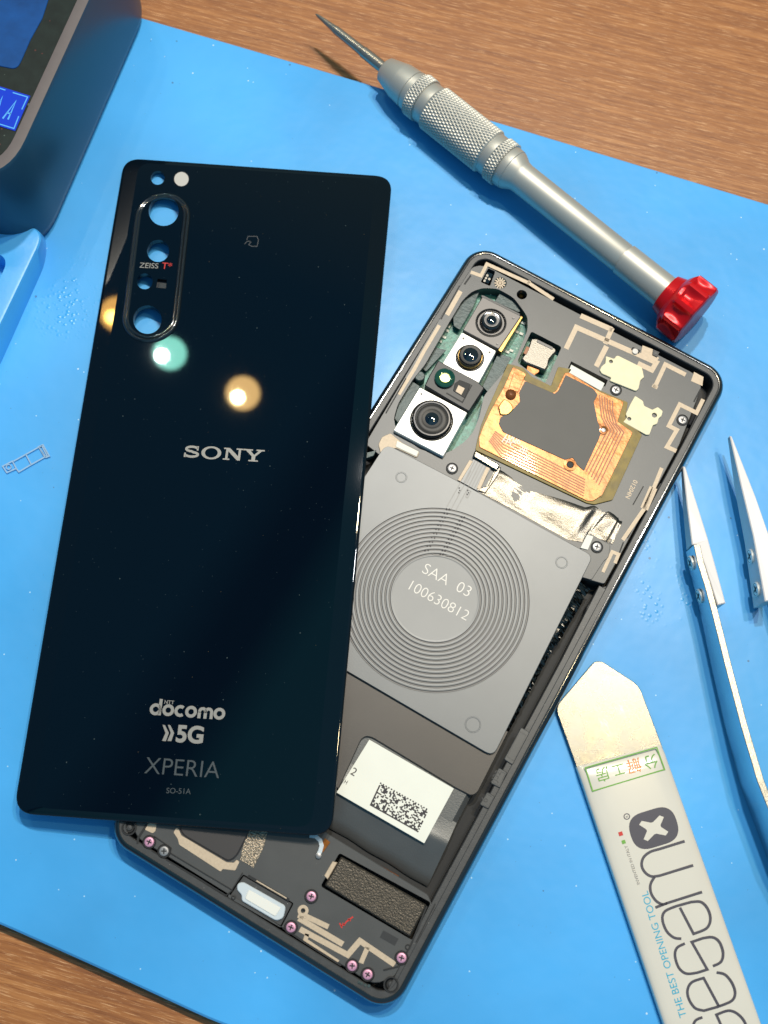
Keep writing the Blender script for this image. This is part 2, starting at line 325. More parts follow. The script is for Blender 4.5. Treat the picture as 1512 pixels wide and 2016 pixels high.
class Flat:
    def __init__(s): s.v = []; s.f = []; s.loops = []; s.m = []
    def poly(s, p, holes=(), m=0):
        b = len(s.v); allp = list(p)
        loops = [list(p)] + [list(h) for h in holes]
        for h in holes: allp += list(h)
        s.v += allp
        for t in tessellate_polygon([[Vector((q[0], q[1], 0)) for q in L] for L in loops]):
            s.f.append(tuple(b + i for i in t)); s.m.append(m)
        k = b
        for L in loops: s.loops.append((list(range(k, k + len(L))), m)); k += len(L)
        return s
    def stroke(s, p, w, closed=False, m=0):
        q = [p[0]]
        for z in p[1:]:
            if math.hypot(z[0] - q[-1][0], z[1] - q[-1][1]) > 1e-6: q.append(z)
        p = q; N = len(p); L = []; R = []
        for i in range(N):
            b = Vector(p[i])
            a = Vector(p[i - 1]) if (i > 0 or closed) else None
            c = Vector(p[(i + 1) % N]) if (i < N - 1 or closed) else None
            u = (b - a).normalized() if a is not None else (c - b).normalized()
            v = (c - b).normalized() if c is not None else u
            n1 = Vector((-u.y, u.x)); n2 = Vector((-v.y, v.x)); mm = n1 + n2
            if mm.length < 1e-3: mm = n1.copy()
            mm.normalize(); k = (w / 2) / max(0.5, mm.dot(n1))
            L.append((b.x + mm.x * k, b.y + mm.y * k)); R.append((b.x - mm.x * k, b.y - mm.y * k))
        b0 = len(s.v); s.v += L + R
        for i in range(N if closed else N - 1):
            j = (i + 1) % N; s.f.append((b0 + i, b0 + j, b0 + N + j, b0 + N + i)); s.m.append(m)
        if closed: s.loops += [(list(range(b0, b0 + N)), m), (list(range(b0 + N, b0 + 2 * N)), m)]
        else: s.loops.append((list(range(b0, b0 + N)) + list(range(b0 + 2 * N - 1, b0 + N - 1, -1)), m))
        return s
    def text(s, body, x=0.0, y=0.0, size=1.0, bold=0.0, sx=1.0, m=0):
        c = bpy.data.curves.new('t', 'FONT'); c.body = body; c.size = size; c.offset = bold
        o = bpy.data.objects.new('t', c); SC.collection.objects.link(o)
        dg = bpy.context.evaluated_depsgraph_get(); me = o.evaluated_get(dg).to_mesh()
        b = len(s.v); s.v += [(x + v.co.x * sx, y + v.co.y) for v in me.vertices]
        for p in me.polygons: s.f.append(tuple(b + i for i in p.vertices)); s.m.append(m)
        w = (max(v.co.x for v in me.vertices) * sx) if len(me.vertices) else 0
        o.to_mesh_clear() if hasattr(o, 'to_mesh_clear') else None
        bpy.data.objects.remove(o); bpy.data.curves.remove(c); return w
    def build(s, name, tf, mats, parent=None, th=0.0, origin=None):
        v = [tf(x, y) for x, y in s.v]; f = []; fm = []
        for t, m in zip(s.f, s.m):
            nz = sum(v[t[i]][0] * v[t[(i + 1) % len(t)]][1] - v[t[(i + 1) % len(t)]][0] * v[t[i]][1] for i in range(len(t)))
            f.append(t if nz > 0 else tuple(reversed(t))); fm.append(m)
        if th > 0:
            for L, m in s.loops:
                b = len(v); v += [Vector((v[i][0], v[i][1], v[i][2] - th)) for i in L]; N = len(L)
                for i in range(N):
                    j = (i + 1) % N; f.append((L[i], L[j], b + j, b + i)); fm.append(m)
        return finish(name, v, f, mats, parent, fm, origin=origin)
def slab(name, pts, z1, z0, m, parent=None, bev=0.15, holes=(), smooth=False, origin=None, zf=None):
    """solid plate: pts and holes are world xy loops, top at z1 with a small chamfer, walls down to z0"""
    p = ccw([(q[0], q[1]) for q in pts]); N = len(p); holes = [ccw([(q[0], q[1]) for q in h]) for h in holes]
    z = (lambda x, y, h: (x, y, h)) if zf is None else (lambda x, y, h: (x, y, zf(x, y) + h))
    top = offset(p, bev) if bev else p
    v = [z(*q, z0) for q in p] + ([z(*q, z1 - bev) for q in p] if bev else []) + [z(*q, z1) for q in top]
    f = []
    rings = 3 if bev else 2
    for r in range(rings - 1):
        for i in range(N):
            j = (i + 1) % N; f.append((r * N + i, r * N + j, (r + 1) * N + j, (r + 1) * N + i))
    b = (rings - 1) * N; idx = list(range(b, b + N)); loops = [[Vector((*q, 0)) for q in top]]
    for h in holes:
        k = len(v); n = len(h); v += [z(*q, z1) for q in h] + [z(*q, z0) for q in h]
        idx += list(range(k, k + n)); loops.append([Vector((*q, 0)) for q in h])
        for i in range(n):
            j = (i + 1) % n; f.append((k + j, k + i, k + n + i, k + n + j))
    for t in tessellate_polygon(loops):
        t = [idx[i] for i in t]
        nz = sum(v[t[i]][0] * v[t[(i + 1) % 3]][1] - v[t[(i + 1) % 3]][0] * v[t[i]][1] for i in range(3))
        f.append(tuple(t) if nz > 0 else tuple(reversed(t)))
    if not holes: f.append(tuple(reversed(range(N))))
    return finish(name, v, f, m, parent, smooth=smooth, origin=origin)
def xy(k, pts, z): return [tuple(unp(*zp(k, x, y), z)[:2]) for x, y in pts]
def lathe_z(name, c, prof, m, parent=None, n=40, fm=None, smooth=True):
    """prof: list of (r, z) from outside bottom to the middle"""
    v = []; f = []; mm = []
    for (r, z) in prof: v += [(c[0] + r * math.cos(2 * PI * i / n), c[1] + r * math.sin(2 * PI * i / n), z) for i in range(n)]
    for k in range(len(prof) - 1):
        for i in range(n):
            j = (i + 1) % n; f.append((k * n + i, k * n + j, (k + 1) * n + j, (k + 1) * n + i)); mm.append(fm[k] if fm else 0)
    f.append(tuple(range((len(prof) - 1) * n, len(prof) * n))); mm.append(fm[-1] if fm else 0)
    o = finish(name, v, f, m, parent, mm, smooth=False)
    if smooth:
        for p in list(o.data.polygons)[:-1]: p.use_smooth = True
        o.data.set_sharp_from_angle(angle=math.radians(35))
    return o
def cpt(k, x, y, z): q = unp(*zp(k, x, y), z); return (q.x, q.y)
def mmz(k, px, z=6.6): return px / ZR[k][2] / 8.35     # length in a phone survey frame -> mm (rough local scale)
def rr(hw, hh, r, n=10):
    out = []
    for (cx, cy, a) in ((hw - r, hh - r, 0), (-hw + r, hh - r, 90), (-hw + r, -hh + r, 180), (hw - r, -hh + r, 270)):
        out += arc(cx, cy, r, a, a + 90, n)
    return out
def sweep(name, loops, m, parent, closed_profile=False, cap=False, smooth=True, sharp=30, fm=None, origin=None):
    n = len(loops[0]); v = [q for L in loops for q in L]; f = []; mm = []
    K = len(loops)
    for k in range(K if closed_profile else K - 1):
        k2 = (k + 1) % K
        for i in range(n):
            j = (i + 1) % n; f.append((k * n + i, k * n + j, k2 * n + j, k2 * n + i)); mm.append(fm[k] if fm else 0)
    if cap: f.append(tuple(range((K - 1) * n, K * n))); mm.append(fm[-1] if fm else 0)
    o = finish(name, v, f, m, parent, mm, origin=origin)
    if smooth:
        for p in o.data.polygons: p.use_smooth = True
        o.data.set_sharp_from_angle(angle=math.radians(sharp))
    return o

# ------------------------------------------------------------------ the setting
o = finish('table_surface', [(-900, -700, -4.2), (700, -700, -4.2), (700, 900, -4.2), (-900, 900, -4.2)], [(0, 1, 2, 3)], 'wood', origin=(0, 0, -4.2))
o['kind'] = 'structure'; o['label'] = 'brown wood-grain table top'
# silicone mat: far edge and near edge as measured, soft rounded rim
far = [(-330, 62), (-150.7, 99.6), (-101.2, 110.3), (-46.5, 121.9), (23.4, 136.1), (160, 165)]
near = [(240, -52), (60, -91), (4.3, -103.0), (-22.9, -106.4), (-46.1, -109.6), (-130, -128), (-260, -155)]
rim = fillet(ccw(far + near), 4, 3)
loops = []
for d, z in ((0.5, -4.1), (0.1, -3.4), (0.0, -1.0), (0.15, -0.35), (0.6, 0.0)): loops.append([(x, y, z) for x, y in offset(rim, d)])
matob = sweep('repair_mat', loops, 'mat', None, cap=True, origin=(0, 0, -4.1))
tag(matob, 'large sky-blue silicone repair mat lying on the wooden table', 'mat')

# ------------------------------------------------------------------ opened phone
ph = root('opened_phone', (0, 0, 0), 'opened black smartphone showing its cameras, grey coil sheet and battery', 'phone')
HW, HH, RC = 35.8, 83.05, 6.2
def loop(d, z, r=RC): return [(x, y, z) for x, y in rr(HW - d, HH - d, max(r - d, 0.6))]
prof = [(1.6, 0.05), (0.5, 0.6), (0.05, 1.8), (0.0, 3.2), (0.05, 5.0), (0.35, 6.3), (0.8, 6.85), (1.2, 7.0), (1.5, 6.95), (1.55, 6.7)]
sweep('frame', [loop(*p) for p in prof], 'rim', ph, sharp=50)
sweep('ledge', [loop(*p) for p in ((1.55, 6.70), (1.62, 6.66), (2.75, 6.66), (2.95, 6.5), (3.0, 1.6))], 'ledge', ph, sharp=25)
slab('chassis', rr(HW - 1.0, HH - 1.0, RC - 1), 1.7, 0.4, 'dark', ph, bev=0)

# --- upper board cover
well = fillet(xy('a', [(870, 328), (985, 335), (1100, 400), (1165, 485), (1205, 545), (1205, 640), (1165, 740), (1118, 850), (880, 1130), (845, 1290), (800, 1400), (740, 1470), (640, 1540), (560, 1570), (405, 1530), (230, 1400), (208, 1300), (240, 1190), (350, 1010), (440, 900), (520, 760), (600, 620), (660, 520), (720, 420), (790, 355)], 6.6), 1.0, 3)
mic = fillet(xy('b', [(150, 300), (345, 400), (240, 632), (60, 500), (70, 470)], 6.6), 0.6, 3)
conn = xy('b', [(405, 492), (640, 612), (622, 655), (385, 535)], 6.6)
notch = fillet(xy('a', [(912, 180), (965, 205), (925, 315), (855, 285)], 6.6), 0.4, 3)
peep = circ(*cpt('a', 1162, 378, 6.6), 1.3)
fl = circ(*cpt('a', 1003, 290, 6.6), 1.55)
pl = xy('s', [(934, 511), (1388, 746)], 6.6) + [(32.3, 60), (32.3, 30)] + xy('s', [(1190, 1150), (1155, 1140), (1140, 1100)], 6.6) + [(20, 20), (-20, 20), (-32.3, 22)]
plo = fillet(pl, [5, 4, .5, .5, .6, .6, .5, .5, .5, .5], 5)
cover = slab('antenna_cover', plo, 6.6, 2.0, 'plate', ph, bev=0.12, holes=[well, mic, conn, notch, peep, fl])
def ptrace(paths, k, z=6.64, name='antenna_trace', m='trace', parent=None, th=0.08):
    F = Flat()
    for (p, w) in paths: F.stroke(p, w)
    return F.build(name, T(k, z), m, parent or cover, th)
ptrace([([(782, 210), (858, 238), (902, 150), (1215, 292), (1398, 412)], 25), ([(1205, 300), (1222, 275)], 18)], 'a')
ptrace([([(706, 352), (605, 530)], 34)], 'a')
ptrace([([(548, 606), (430, 805), (360, 935), (245, 1120)], 27)], 'a')
ptrace([([(465, 200), (668, 290)], 32), ([(668, 278), (622, 380)], 30), ([(372, 412), (438, 274), (950, 500), (922, 548), (832, 505)], 32), ([(632, 395), (565, 525)], 34)], 'b')
ptrace([([(938, 662), (1008, 512), (1138, 578)], 27), ([(925, 645), (958, 662)], 22)], 'b')
ptrace([([(1250, 735), (1208, 822), (1100, 768), (1030, 905), (1082, 932), (1018, 1040), (1078, 1066)], 26)], 'b')
ptrace([([(985, 1175), (935, 1300), (870, 1440), (735, 1636)], 25), ([(932, 1300), (872, 1438)], 52)], 'b')
ptrace([([(608, 1842), (668, 1712), (708, 1728), (685, 1785)], 22)], 'b')
F = Flat(); F.poly([(862, 390), (928, 415), (935, 448), (968, 470), (948, 500), (850, 455)]); F.build('antenna_trace', T('b', 6.645), 'trace', cover, 0.1)
F = Flat(); F.poly([(1192, 560), (1252, 592), (1245, 650), (1172, 618)]); F.build('antenna_trace', T('b', 6.64), 'trace', cover, 0.08)
# small fittings on the cover; shade in seams and slits laid on as dark strips
F = Flat()
for p, w in (([(1232, 672), (1190, 752)], 10), ([(868, 1292), (800, 1412)], 7), ([(765, 1625), (830, 1500), (980, 1275)], 8), ([(1245, 760), (1130, 1010), (1000, 1260)], 6), ([(740, 1650), (690, 1780)], 9)): Flat().stroke(p, w).build('seam_strip', T('b', 6.625), 'dark', cover)
for p, w in (([(782, 235), (735, 300)], 12), ([(700, 310), (560, 560)], 9), ([(300, 1000), (150, 1260)], 9)): Flat().stroke(p, w).build('seam_strip', T('a', 6.69), 'dark', cover)
c = cpt('b', 815, 428, 7); lathe_z('test_pin', c, [(0.7, 6.5), (0.7, 7.1), (0.3, 7.15)], 'white', cover, 20)
slab('sensor_chip', xy('b', [(800, 400), (850, 420), (840, 440), (790, 415)], 6.9), 6.9, 6.5, 'dark', cover, 0.05)
slab('sensor_chip', xy('b', [(930, 415), (972, 433), (955, 465), (925, 450)], 6.9), 6.9, 6.5, 'black', cover, 0.05)
lathe_z('pin_hole', cpt('b', 945, 440, 6.9), [(0.32, 6.85), (0.32, 6.93), (0.1, 6.93)], 'ledge', cover, 16)
# printed number
F = Flat(); w = F.text('01204N', size=1.0, bold=0.012)
F.build('lettering', TB(unp(*zp('b', 806, 1248), 6.62), unp(*zp('b', 752, 1362), 6.62), w), 'trace', cover)

# --- the board and films down in the camera well
F = Flat(); F.poly(offset(ccw(well), -1.2)); board = F.build('circuit_board', lambda x, y: Vector((x, y, 3.2)), 'pcb', ph)
F = Flat(); F.poly(xy('a', [(700, 420), (880, 320), (1190, 560), (1120, 850), (960, 1100), (860, 1100)], 3.1)); 
def film(k, p, z, name='film', m='tape', r=0.3): return slab(name, fillet(xy(k, p, z), r, 3), z, z - 0.25, m, board, 0.05)
film('a', [(735, 420), (850, 345), (800, 470), (700, 640), (655, 610), (650, 530)], 5.2)
film('a', [(1010, 350), (1095, 385), (1170, 480), (1140, 510), (960, 430)], 5.4)
film('a', [(985, 815), (1085, 845), (960, 1080), (925, 1120), (870, 1060)], 5.8)
film('a', [(340, 1020), (405, 1060), (240, 1330), (215, 1300), (250, 1180)], 5.0)
film('a', [(520, 770), (600, 790), (450, 950), (410, 920)], 4.6)
for (x, y) in ((1130, 650), (1165, 665), (1090, 790), (1060, 800), (620, 610), (590, 690), (610, 640), (560, 720), (1180, 585), (930, 360)):
    slab('capacitor', xy('a', [(x - 16, y - 10), (x + 12, y + 2), (x + 4, y + 18), (x - 24, y + 6)], 3.6), 3.6, 3.2, 'label', board, 0.05)
c = cpt('a', 402, 985, 6); lathe_z('contact_pad', c, [(1.3, 3.2), (1.3, 6.0), (1.1, 6.2), (0.2, 6.25)], 'tape', board, 28)

# --- cameras
def camera_module(k, sq, top, m, centre, layers, label):
    p = fillet(xy(k, sq, top), 0.35, 3)
    mo = slab('camera_module', p, top, 3.3, m, ph, bev=0.18); mo['label'] = label
    c = cpt(k, *centre, top)
    for nm, prof, mm in layers:
        lathe_z(nm, (c[0], c[1]), [(r, top + dz) for r, dz in prof], mm, mo, 44)
    return mo, c
U = 1 / 3.78 / 8.2          # mm per unit of frame a at the cameras
m1, c1 = camera_module('a', [(868, 393), (1158, 538), (990, 785), (722, 642)], 8.0, 'cam_grey', (932, 588),
    [('lens_barrel', [(118 * U, -.1), (118 * U, .12), (108 * U, .18), (100 * U, -.02)], 'lens_dark'),
     ('lens_barrel', [(88 * U, -.1), (80 * U, 1.1), (70 * U, 1.5), (60 * U, 1.45)], 'bezel'),
     ('lens_ring', [(56 * U, 1.2), (56 * U, 1.6), (48 * U, 1.62), (34 * U, 1.52)], 'lens_grey'),
     ('lens_glass', [(40 * U, 1.5), (30 * U, 1.72), (16 * U, 1.8), (3 * U, 1.84)], 'lens')], 'dark grey camera module')
slab('module_edge', xy('a', [(1138, 530), (1170, 545), (1010, 808), (985, 790)], 7.6), 7.6, 3.4, 'gold', m1, 0.08)
slab('module_edge', xy('a', [(860, 380), (880, 384), (1150, 520), (1145, 540), (862, 400)], 7.5), 7.5, 3.4, 'ledge', m1, 0.08)
m2, c2 = camera_module('a', [(716, 657), (972, 797), (838, 1042), (566, 898)], 7.9, 'white_metal', (775, 850),
    [('lens_barrel', [(108 * U, -.1), (108 * U, .1), (98 * U, .15), (96 * U, -.02)], 'lens_dark'),
     ('lens_barrel', [(96 * U, -.1), (93 * U, .9), (90 * U, 1.0)], 'gold'),
     ('lens_barrel', [(88 * U, .6), (86 * U, 1.7), (78 * U, 1.9), (62 * U, 1.85)], 'lens_dark'),
     ('lens_glass', [(62 * U, 1.8), (44 * U, 2.0), (22 * U, 2.1), (4 * U, 2.14)], 'lens')], 'square silver middle camera module')
m3, c3 = camera_module('a', [(402, 1066), (757, 1256), (577, 1582), (206, 1387)], 7.9, 'white_metal', (490, 1315),
    [('lens_barrel', [(160 * U, -.1), (160 * U, .12), (148 * U, .2), (146 * U, -.02)], 'lens_dark'),
     ('lens_barrel', [(146 * U, -.1), (143 * U, 1.0), (136 * U, 1.2), (132 * U, 1.15)], 'lens_dark'),
     ('lens_ring', [(134 * U, 1.0), (134 * U, 1.26), (124 * U, 1.28), (118 * U, 1.1)], 'lens_grey'),
     ('lens_cone', [(120 * U, 1.05), (100 * U, 1.25), (60 * U, 1.12), (52 * U, 1.0)], 'lens_dark'),
     ('lens_glass', [(56 * U, 1.0), (44 * U, 1.35), (24 * U, 1.5), (4 * U, 1.55)], 'lens')], 'largest silver camera module')
for mo, k, pts in ((m1, 'a', [(1098, 553), (980, 745)]), (m2, 'a', [(728, 703), (922, 806)]), (m3, 'a', [(415, 1115)])):
    for q in pts: lathe_z('dimple', cpt(k, *q, 8), [(10 * U, 7.85), (10 * U, 8.04), (7 * U, 8.03)], 'lens_grey', mo, 16)
# ranging sensor between the cameras
so = slab('range_sensor', fillet(xy('a', [(540, 865), (650, 925), (830, 1020), (885, 1072), (770, 1250), (620, 1165), (438, 1055), (470, 985)], 8.2), 0.4, 3), 8.2, 3.3, 'black', ph, 0.25)
cs = cpt('a', 588, 1003, 8.4)
lathe_z('sensor_lens', cs, [(76 * U, 8.0), (76 * U, 8.9), (66 * U, 9.1), (58 * U, 9.0), (44 * U, 8.8)], 'lens_green', so, 36)
lathe_z('sensor_reflector', cs, [(40 * U, 8.7), (40 * U, 9.0), (30 * U, 9.08), (5 * U, 8.95)], 'spark', so, 28)
slab('sensor_window', fillet(xy('a', [(700, 1012), (782, 1045), (738, 1150), (650, 1095), (662, 1040)], 8.25), 0.2, 2), 8.3, 8.0, 'dark', so, 0.08)
slab('sensor_chip', xy('a', [(690, 1050), (738, 1075), (712, 1125), (668, 1098)], 8.4), 8.4, 8.1, 'trace', so, 0.05)
F = Flat(); F.stroke([(600, 1110), (720, 1180), (790, 1050)], 10); F.build('seam_strip', T('a', 8.23), 'dark', so)
# flash lens, ambient sensor, peep-hole contact
lathe_z('flash_lens', cpt('a', 1003, 290, 6.2), [(1.5, 3), (1.5, 6.3), (1.2, 6.5), (0.2, 6.6)], 'tape', ph, 30)
F = Flat()
for i in range(12):
    a = 2 * PI * i / 12; F.stroke([(1000 + 8 * math.cos(a), 292 + 8 * math.sin(a)), (1000 + 42 * math.cos(a), 292 + 42 * math.sin(a))], 9)
F.poly(circ(1000, 292, 16)); F.build('flash_star', T('a', 6.66), 'trace', ph)
slab('light_sensor', xy('a', [(905, 205), (950, 225), (915, 300), (868, 278)], 5.9), 5.9, 3, 'lens', ph, 0.1)
F = Flat()
for q in ((905, 235), (920, 262), (895, 255), (885, 275)): F.poly(circ(q[0], q[1], 9, 10))
F.build('solder_dot', T('a', 5.95), 'steel', ph)
lathe_z('gold_contact', cpt('a', 1158, 382, 4), [(0.9, 2), (0.9, 4.6), (0.6, 4.9), (0.1, 4.7)], 'gold', ph, 20)
# shielded microphone block
slab('shield_floor', offset(ccw(mic), -0.4), 3.4, 2.2, 'pcb', ph, 0)
sh = slab('metal_shield', fillet(xy('b', [(150, 345), (185, 345), (305, 408), (312, 428), (290, 450), (265, 480), (258, 520), (240, 550), (110, 500), (86, 475), (125, 420)], 6.4), 0.25, 2), 6.4, 3.4, 'steel', ph, 0.3)
slab('shield_clip', xy('b', [(118, 395), (140, 403), (118, 450), (98, 440)], 6.5), 6.5, 5, 'copper', sh, 0.05)
slab('shield_clip', xy('b', [(190, 352), (290, 402), (284, 418), (184, 368)], 6.5), 6.5, 5, 'lens_grey', sh, 0.05)
slab('flex_tail', fillet(xy('b', [(128, 505), (205, 530), (200, 560), (165, 585), (118, 545)], 5.6), 0.3, 2), 5.6, 4.8, 'polyimide', ph, 0.1)
# connector lid with white strip
slab('connector_lid', xy('b', [(405, 512), (620, 632), (596, 682), (386, 562)], 7.0), 7.0, 2.4, 'label', ph, 0.1)
# cream foam pads
slab('foam_pad', fillet(xy('b', [(628, 458), (682, 476), (694, 456), (708, 456), (858, 530), (872, 592), (848, 614), (836, 668), (820, 682), (652, 616), (662, 596), (602, 570), (588, 548), (600, 524), (624, 505)], 7.1), 0.25, 2), 7.1, 6.55, 'cream', ph, 0.1, holes=[circ(*cpt('b', 660, 493, 7.1), 0.5, 14)])
slab('foam_pad', fillet(xy('b', [(815, 712), (865, 745), (872, 776), (925, 802), (960, 784), (992, 810), (984, 842), (966, 856), (956, 892), (928, 902), (906, 962), (884, 962), (738, 880), (764, 850), (754, 830), (786, 762)], 7.1), 0.25, 2), 7.1, 6.55, 'cream', ph, 0.1, holes=[circ(*cpt('b', 777, 860, 7.1), 0.5, 14), circ(*cpt('b', 938, 837, 7.1), 0.65, 14)])

# --- flexible cable loop
kap = slab('insulating_film', fillet(xy('s', [(1000, 716), (1030, 724), (1046, 741), (1085, 760), (1099, 722), (1126, 727), (1112, 745), (1180, 768), (1236, 792), (1231, 822), (1264, 856), (1206, 984), (1170, 993), (1155, 990), (936, 886), (940, 866), (947, 838), (960, 805)], 7.0), 0.3, 2), 7.0, 6.55, 'kapton', ph, 0.05)
flex_o = fillet(xy('s', [(1010, 722), (1036, 736), (1031, 748), (1088, 774), (1096, 768), (1112, 734), (1120, 733), (1182, 772), (1228, 791), (1216, 830), (1246, 851), (1186, 974), (1168, 986), (1156, 986), (944, 880), (943, 862), (952, 838), (968, 805), (992, 762)], 7.25), 0.35, 3)
fx = slab('flex_cable', flex_o, 7.25, 6.9, 'polyimide', ph, 0.06)
F = Flat()
for i in range(6):      # traces down the right arm
    d = i * 17
    F.stroke([(585 + d, 705 + d * .45), (590 + d * .95, 770 + d * .55), (600 + d * 1.1, 850 + d * .5), (640 + d * 1.2, 930 + d * .2), (500 + d * .95, 1200 + d * 1.0)], 9)
F.build('copper_trace', T('b', 7.27), 'copper', fx)
F = Flat()
for i in range(7):      # traces along the lower arm
    y = i * 15
    F.stroke([(795 - i * 5, 10 + y * .55 - 40), (850 - i * 4, 12 + y), (1060, 118 + y), (1275 - i * 1, 228 + y * 0.97)], 7)
F.build('copper_trace', T('c', 7.28), 'copper', fx)
F = Flat(); w = F.text('1006', size=1.0, bold=0.01); F.build('lettering', TB(unp(*zp('a', 1022, 1432), 7.3), unp(*zp('a', 1145, 1495), 7.3), w), 'etched', fx)
F = Flat(); w = F.text('FPC  20', size=1.0, bold=0.01); F.build('lettering', TB(unp(*zp('a', 1008, 1472), 7.3), unp(*zp('a', 1190, 1562), 7.3), w), 'etched', fx)
slab('graphite_pad', fillet(xy('s', [(1034, 750), (1092, 775), (1099, 769), (1114, 738), (1168, 765), (1177, 777), (1169, 791), (1177, 830), (1184, 848), (1180, 862), (1150, 927), (1136, 915), (1128, 901), (1112, 905), (990, 850), (982, 834), (985, 822), (1010, 806), (1024, 790), (1022, 772)], 7.4), 0.25, 2), 7.4, 7.2, 'graphite', ph, 0.05)
slab('flex_tab', fillet(xy('a', [(1105, 950), (1185, 985), (1135, 1105), (1060, 1085)], 7.45), 0.3, 2), 7.45, 7.0, 'polyimide', fx, 0.1)
lathe_z('grommet', cpt('a', 1080, 1120, 7.5), [(1.3, 7.2), (1.3, 7.6), (0.9, 7.8), (0.2, 7.5)], 'copper', fx, 24)
slab('solder_fold', fillet(xy('a', [(1030, 1150), (1080, 1180), (1105, 1230), (1060, 1275), (1000, 1275), (985, 1210)], 7.6), 0.6, 3), 7.6, 7.1, 'gold', fx, 0.25)
for q, r in (((398, 1155), 1.5), ((612, 932), 1.05)):
    c = cpt('b', *q, 7.4); lathe_z('grommet', c, [(r, 7.1), (r, 7.5), (r * .6, 7.55), (r * .5, 7.3)], 'polyimide', fx, 24)
    lathe_z('boss_pin', c, [(r * .5, 7.1), (r * .5, 7.45), (r * .2, 7.5)], 'screw' if r < 1.2 else 'dark', fx, 18)
slab('yellow_strip', xy('b', [(640, 1222), (672, 1232), (602, 1362), (578, 1355)], 7.15), 7.15, 6.8, 'kapton', fx, 0.03)

# --- silver foil, dished between cable and coil sheet
def grid(name, A, B, n, mrows, zf, m, parent):
    """A, B: world xy polylines (same count) for the two long edges"""
    v = []; f = []
    def along(P, t):
        s = t * (len(P) - 1); i = min(int(s), len(P) - 2); u = s - i; return (P[i][0] * (1 - u) + P[i + 1][0] * u, P[i][1] * (1 - u) + P[i + 1][1] * u)
    for j in range(mrows + 1):
        for i in range(n + 1):
            a = along(A, i / n); b = along(B, i / n); u = j / mrows
            v.append((a[0] * (1 - u) + b[0] * u, a[1] * (1 - u) + b[1] * u, zf(i / n, u)))
    for j in range(mrows):
        for i in range(n): k = j * (n + 1) + i; f.append((k, k + 1, k + n + 2, k + n + 1))
    return finish(name, v, f, m, parent, smooth=True)
rg = random.Random(3)
topE = xy('c', [(812, 150), (900, 195), (1290, 345), (1345, 345), (1425, 362), (1478, 440)], 6.8)
botE = xy('c', [(725, 300), (900, 390), (1180, 545), (1260, 560), (1300, 520), (1420, 570)], 6.8)
grid('foil_sheet', topE, botE, 90, 40, lambda s, u: 6.72 - 0.55 * (max(0, 0.28 - u) / 0.28) ** 2 + 0.30 * math.sin(s * 13 + 2.6 * math.sin(u * 3)) * (0.25 + u) * (1.1 - u) + 0.12 * math.sin(s * 37 + u * 5) * u * (1 - u) + 0.02 * rg.random() + (0.25 * math.sin(s * 90) * 0.3 if s > .93 else 0), 'foil', ph)
slab('foil_fold', xy('c', [(690, 280), (760, 258), (800, 168), (828, 160), (815, 200), (745, 300)], 7.0), 7.0, 6.3, 'foil', ph, 0.2)
F = Flat(); F.poly(xy('c', [(1285, 520), (1318, 530), (1288, 600), (1250, 590)], 7.0)); F.build('white_tab', lambda x, y: Vector((x, y, 7.05)), 'label', ph, 0.4)
slab('cover_arm', fillet(xy('c', [(1300, 512), (1410, 572), (1400, 640), (1375, 660), (1310, 760), (1240, 740), (1200, 620), (1250, 600)], 6.95), 0.4, 2), 6.78, 4, 'plate', ph, 0.1)

# --- charging coil sheet with a real grooved disc
CC = (0.33, -2.21); R0, R1 = 10.35, 21.25
x0 = -27.0
sheet = fillet([(x0 - 1.0, 24.4)] + xy('s', [(905, 949), (936, 966), (1136, 1077)], 6.95) + [(26.9, 25.0), (28.6, -26.6), (x0 - 2, -26.6)], [2, .3, .3, .3, 1.8, 2, 2], 5)
RS = R1 + 0.45
coil = slab('charging_coil', sheet, 6.95, 6.3, 'coil', ph, bev=0.12, holes=[circ(*CC, RS, 120)])
prof = [(RS, 6.95)]; gm = [0]
for i in range(12):
    r = R1 - i * (R1 - R0) / 11
    prof += [(r + 0.24, 6.95), (r + 0.13, 6.72), (r - 0.11, 6.72), (r - 0.22, 6.95), (r - 0.49, 6.975)]; gm += [0, 1, 0, 0, 0]
prof += [(R0 - 0.55, 6.955), (R0 - 0.7, 6.95), (0.4, 6.95)]; gm += [0, 0, 0]
lathe_z('coil_disc', CC, prof, ['coil', 'groove'], coil, 160, fm=gm + [0])
F = Flat()
F.loops = []
for i in range(11):     # the two rows of tiny paired vias crossing the windings
    t = i / 10
    for (ax, ay, bx, by) in ((432, 603, 545, 383), (512, 622, 625, 425)):
        for s in (-7, 8): F.poly(circ(ax + (bx - ax) * t + s, ay + (by - ay) * t + s * .15, 4.2, 8))
for q in ((605, 272), (608, 285), (603, 297), (650, 285), (655, 297), (648, 306)): F.poly(circ(*q, 4, 8))
F.build('via_dots', T('c', 7.0), 'ink', coil)
F = Flat()
for p in ([(540, 370), (608, 250), (640, 170)], [(560, 388), (628, 262), (668, 180)], [(583, 398), (655, 265), (700, 180)], [(640, 318), (650, 280), (668, 290), (650, 325), (640, 318)], [(460, 612), (470, 630), (560, 632), (640, 655), (690, 700)]): F.stroke(p, 2.6)
F.build('lead_line', T('c', 6.99), 'groove', coil)
lead = slab('lead_strip', xy('c', [(680, 118), (775, 168), (706, 290), (612, 238)], 6.9), 6.9, 6.2, 'coil', ph, 0.06)
for i in range(6): Flat().stroke([(690 + i * 14, 126 + i * 7), (630 + i * 14, 244 + i * 7)], 4).build('lead_line', T('c', 6.93), 'groove', lead)
slab('coil_connector', fillet(xy('c', [(690, 68), (822, 148), (806, 182), (676, 106)], 7.6), 0.4, 3), 7.6, 5, 'bezel', ph, 0.35)
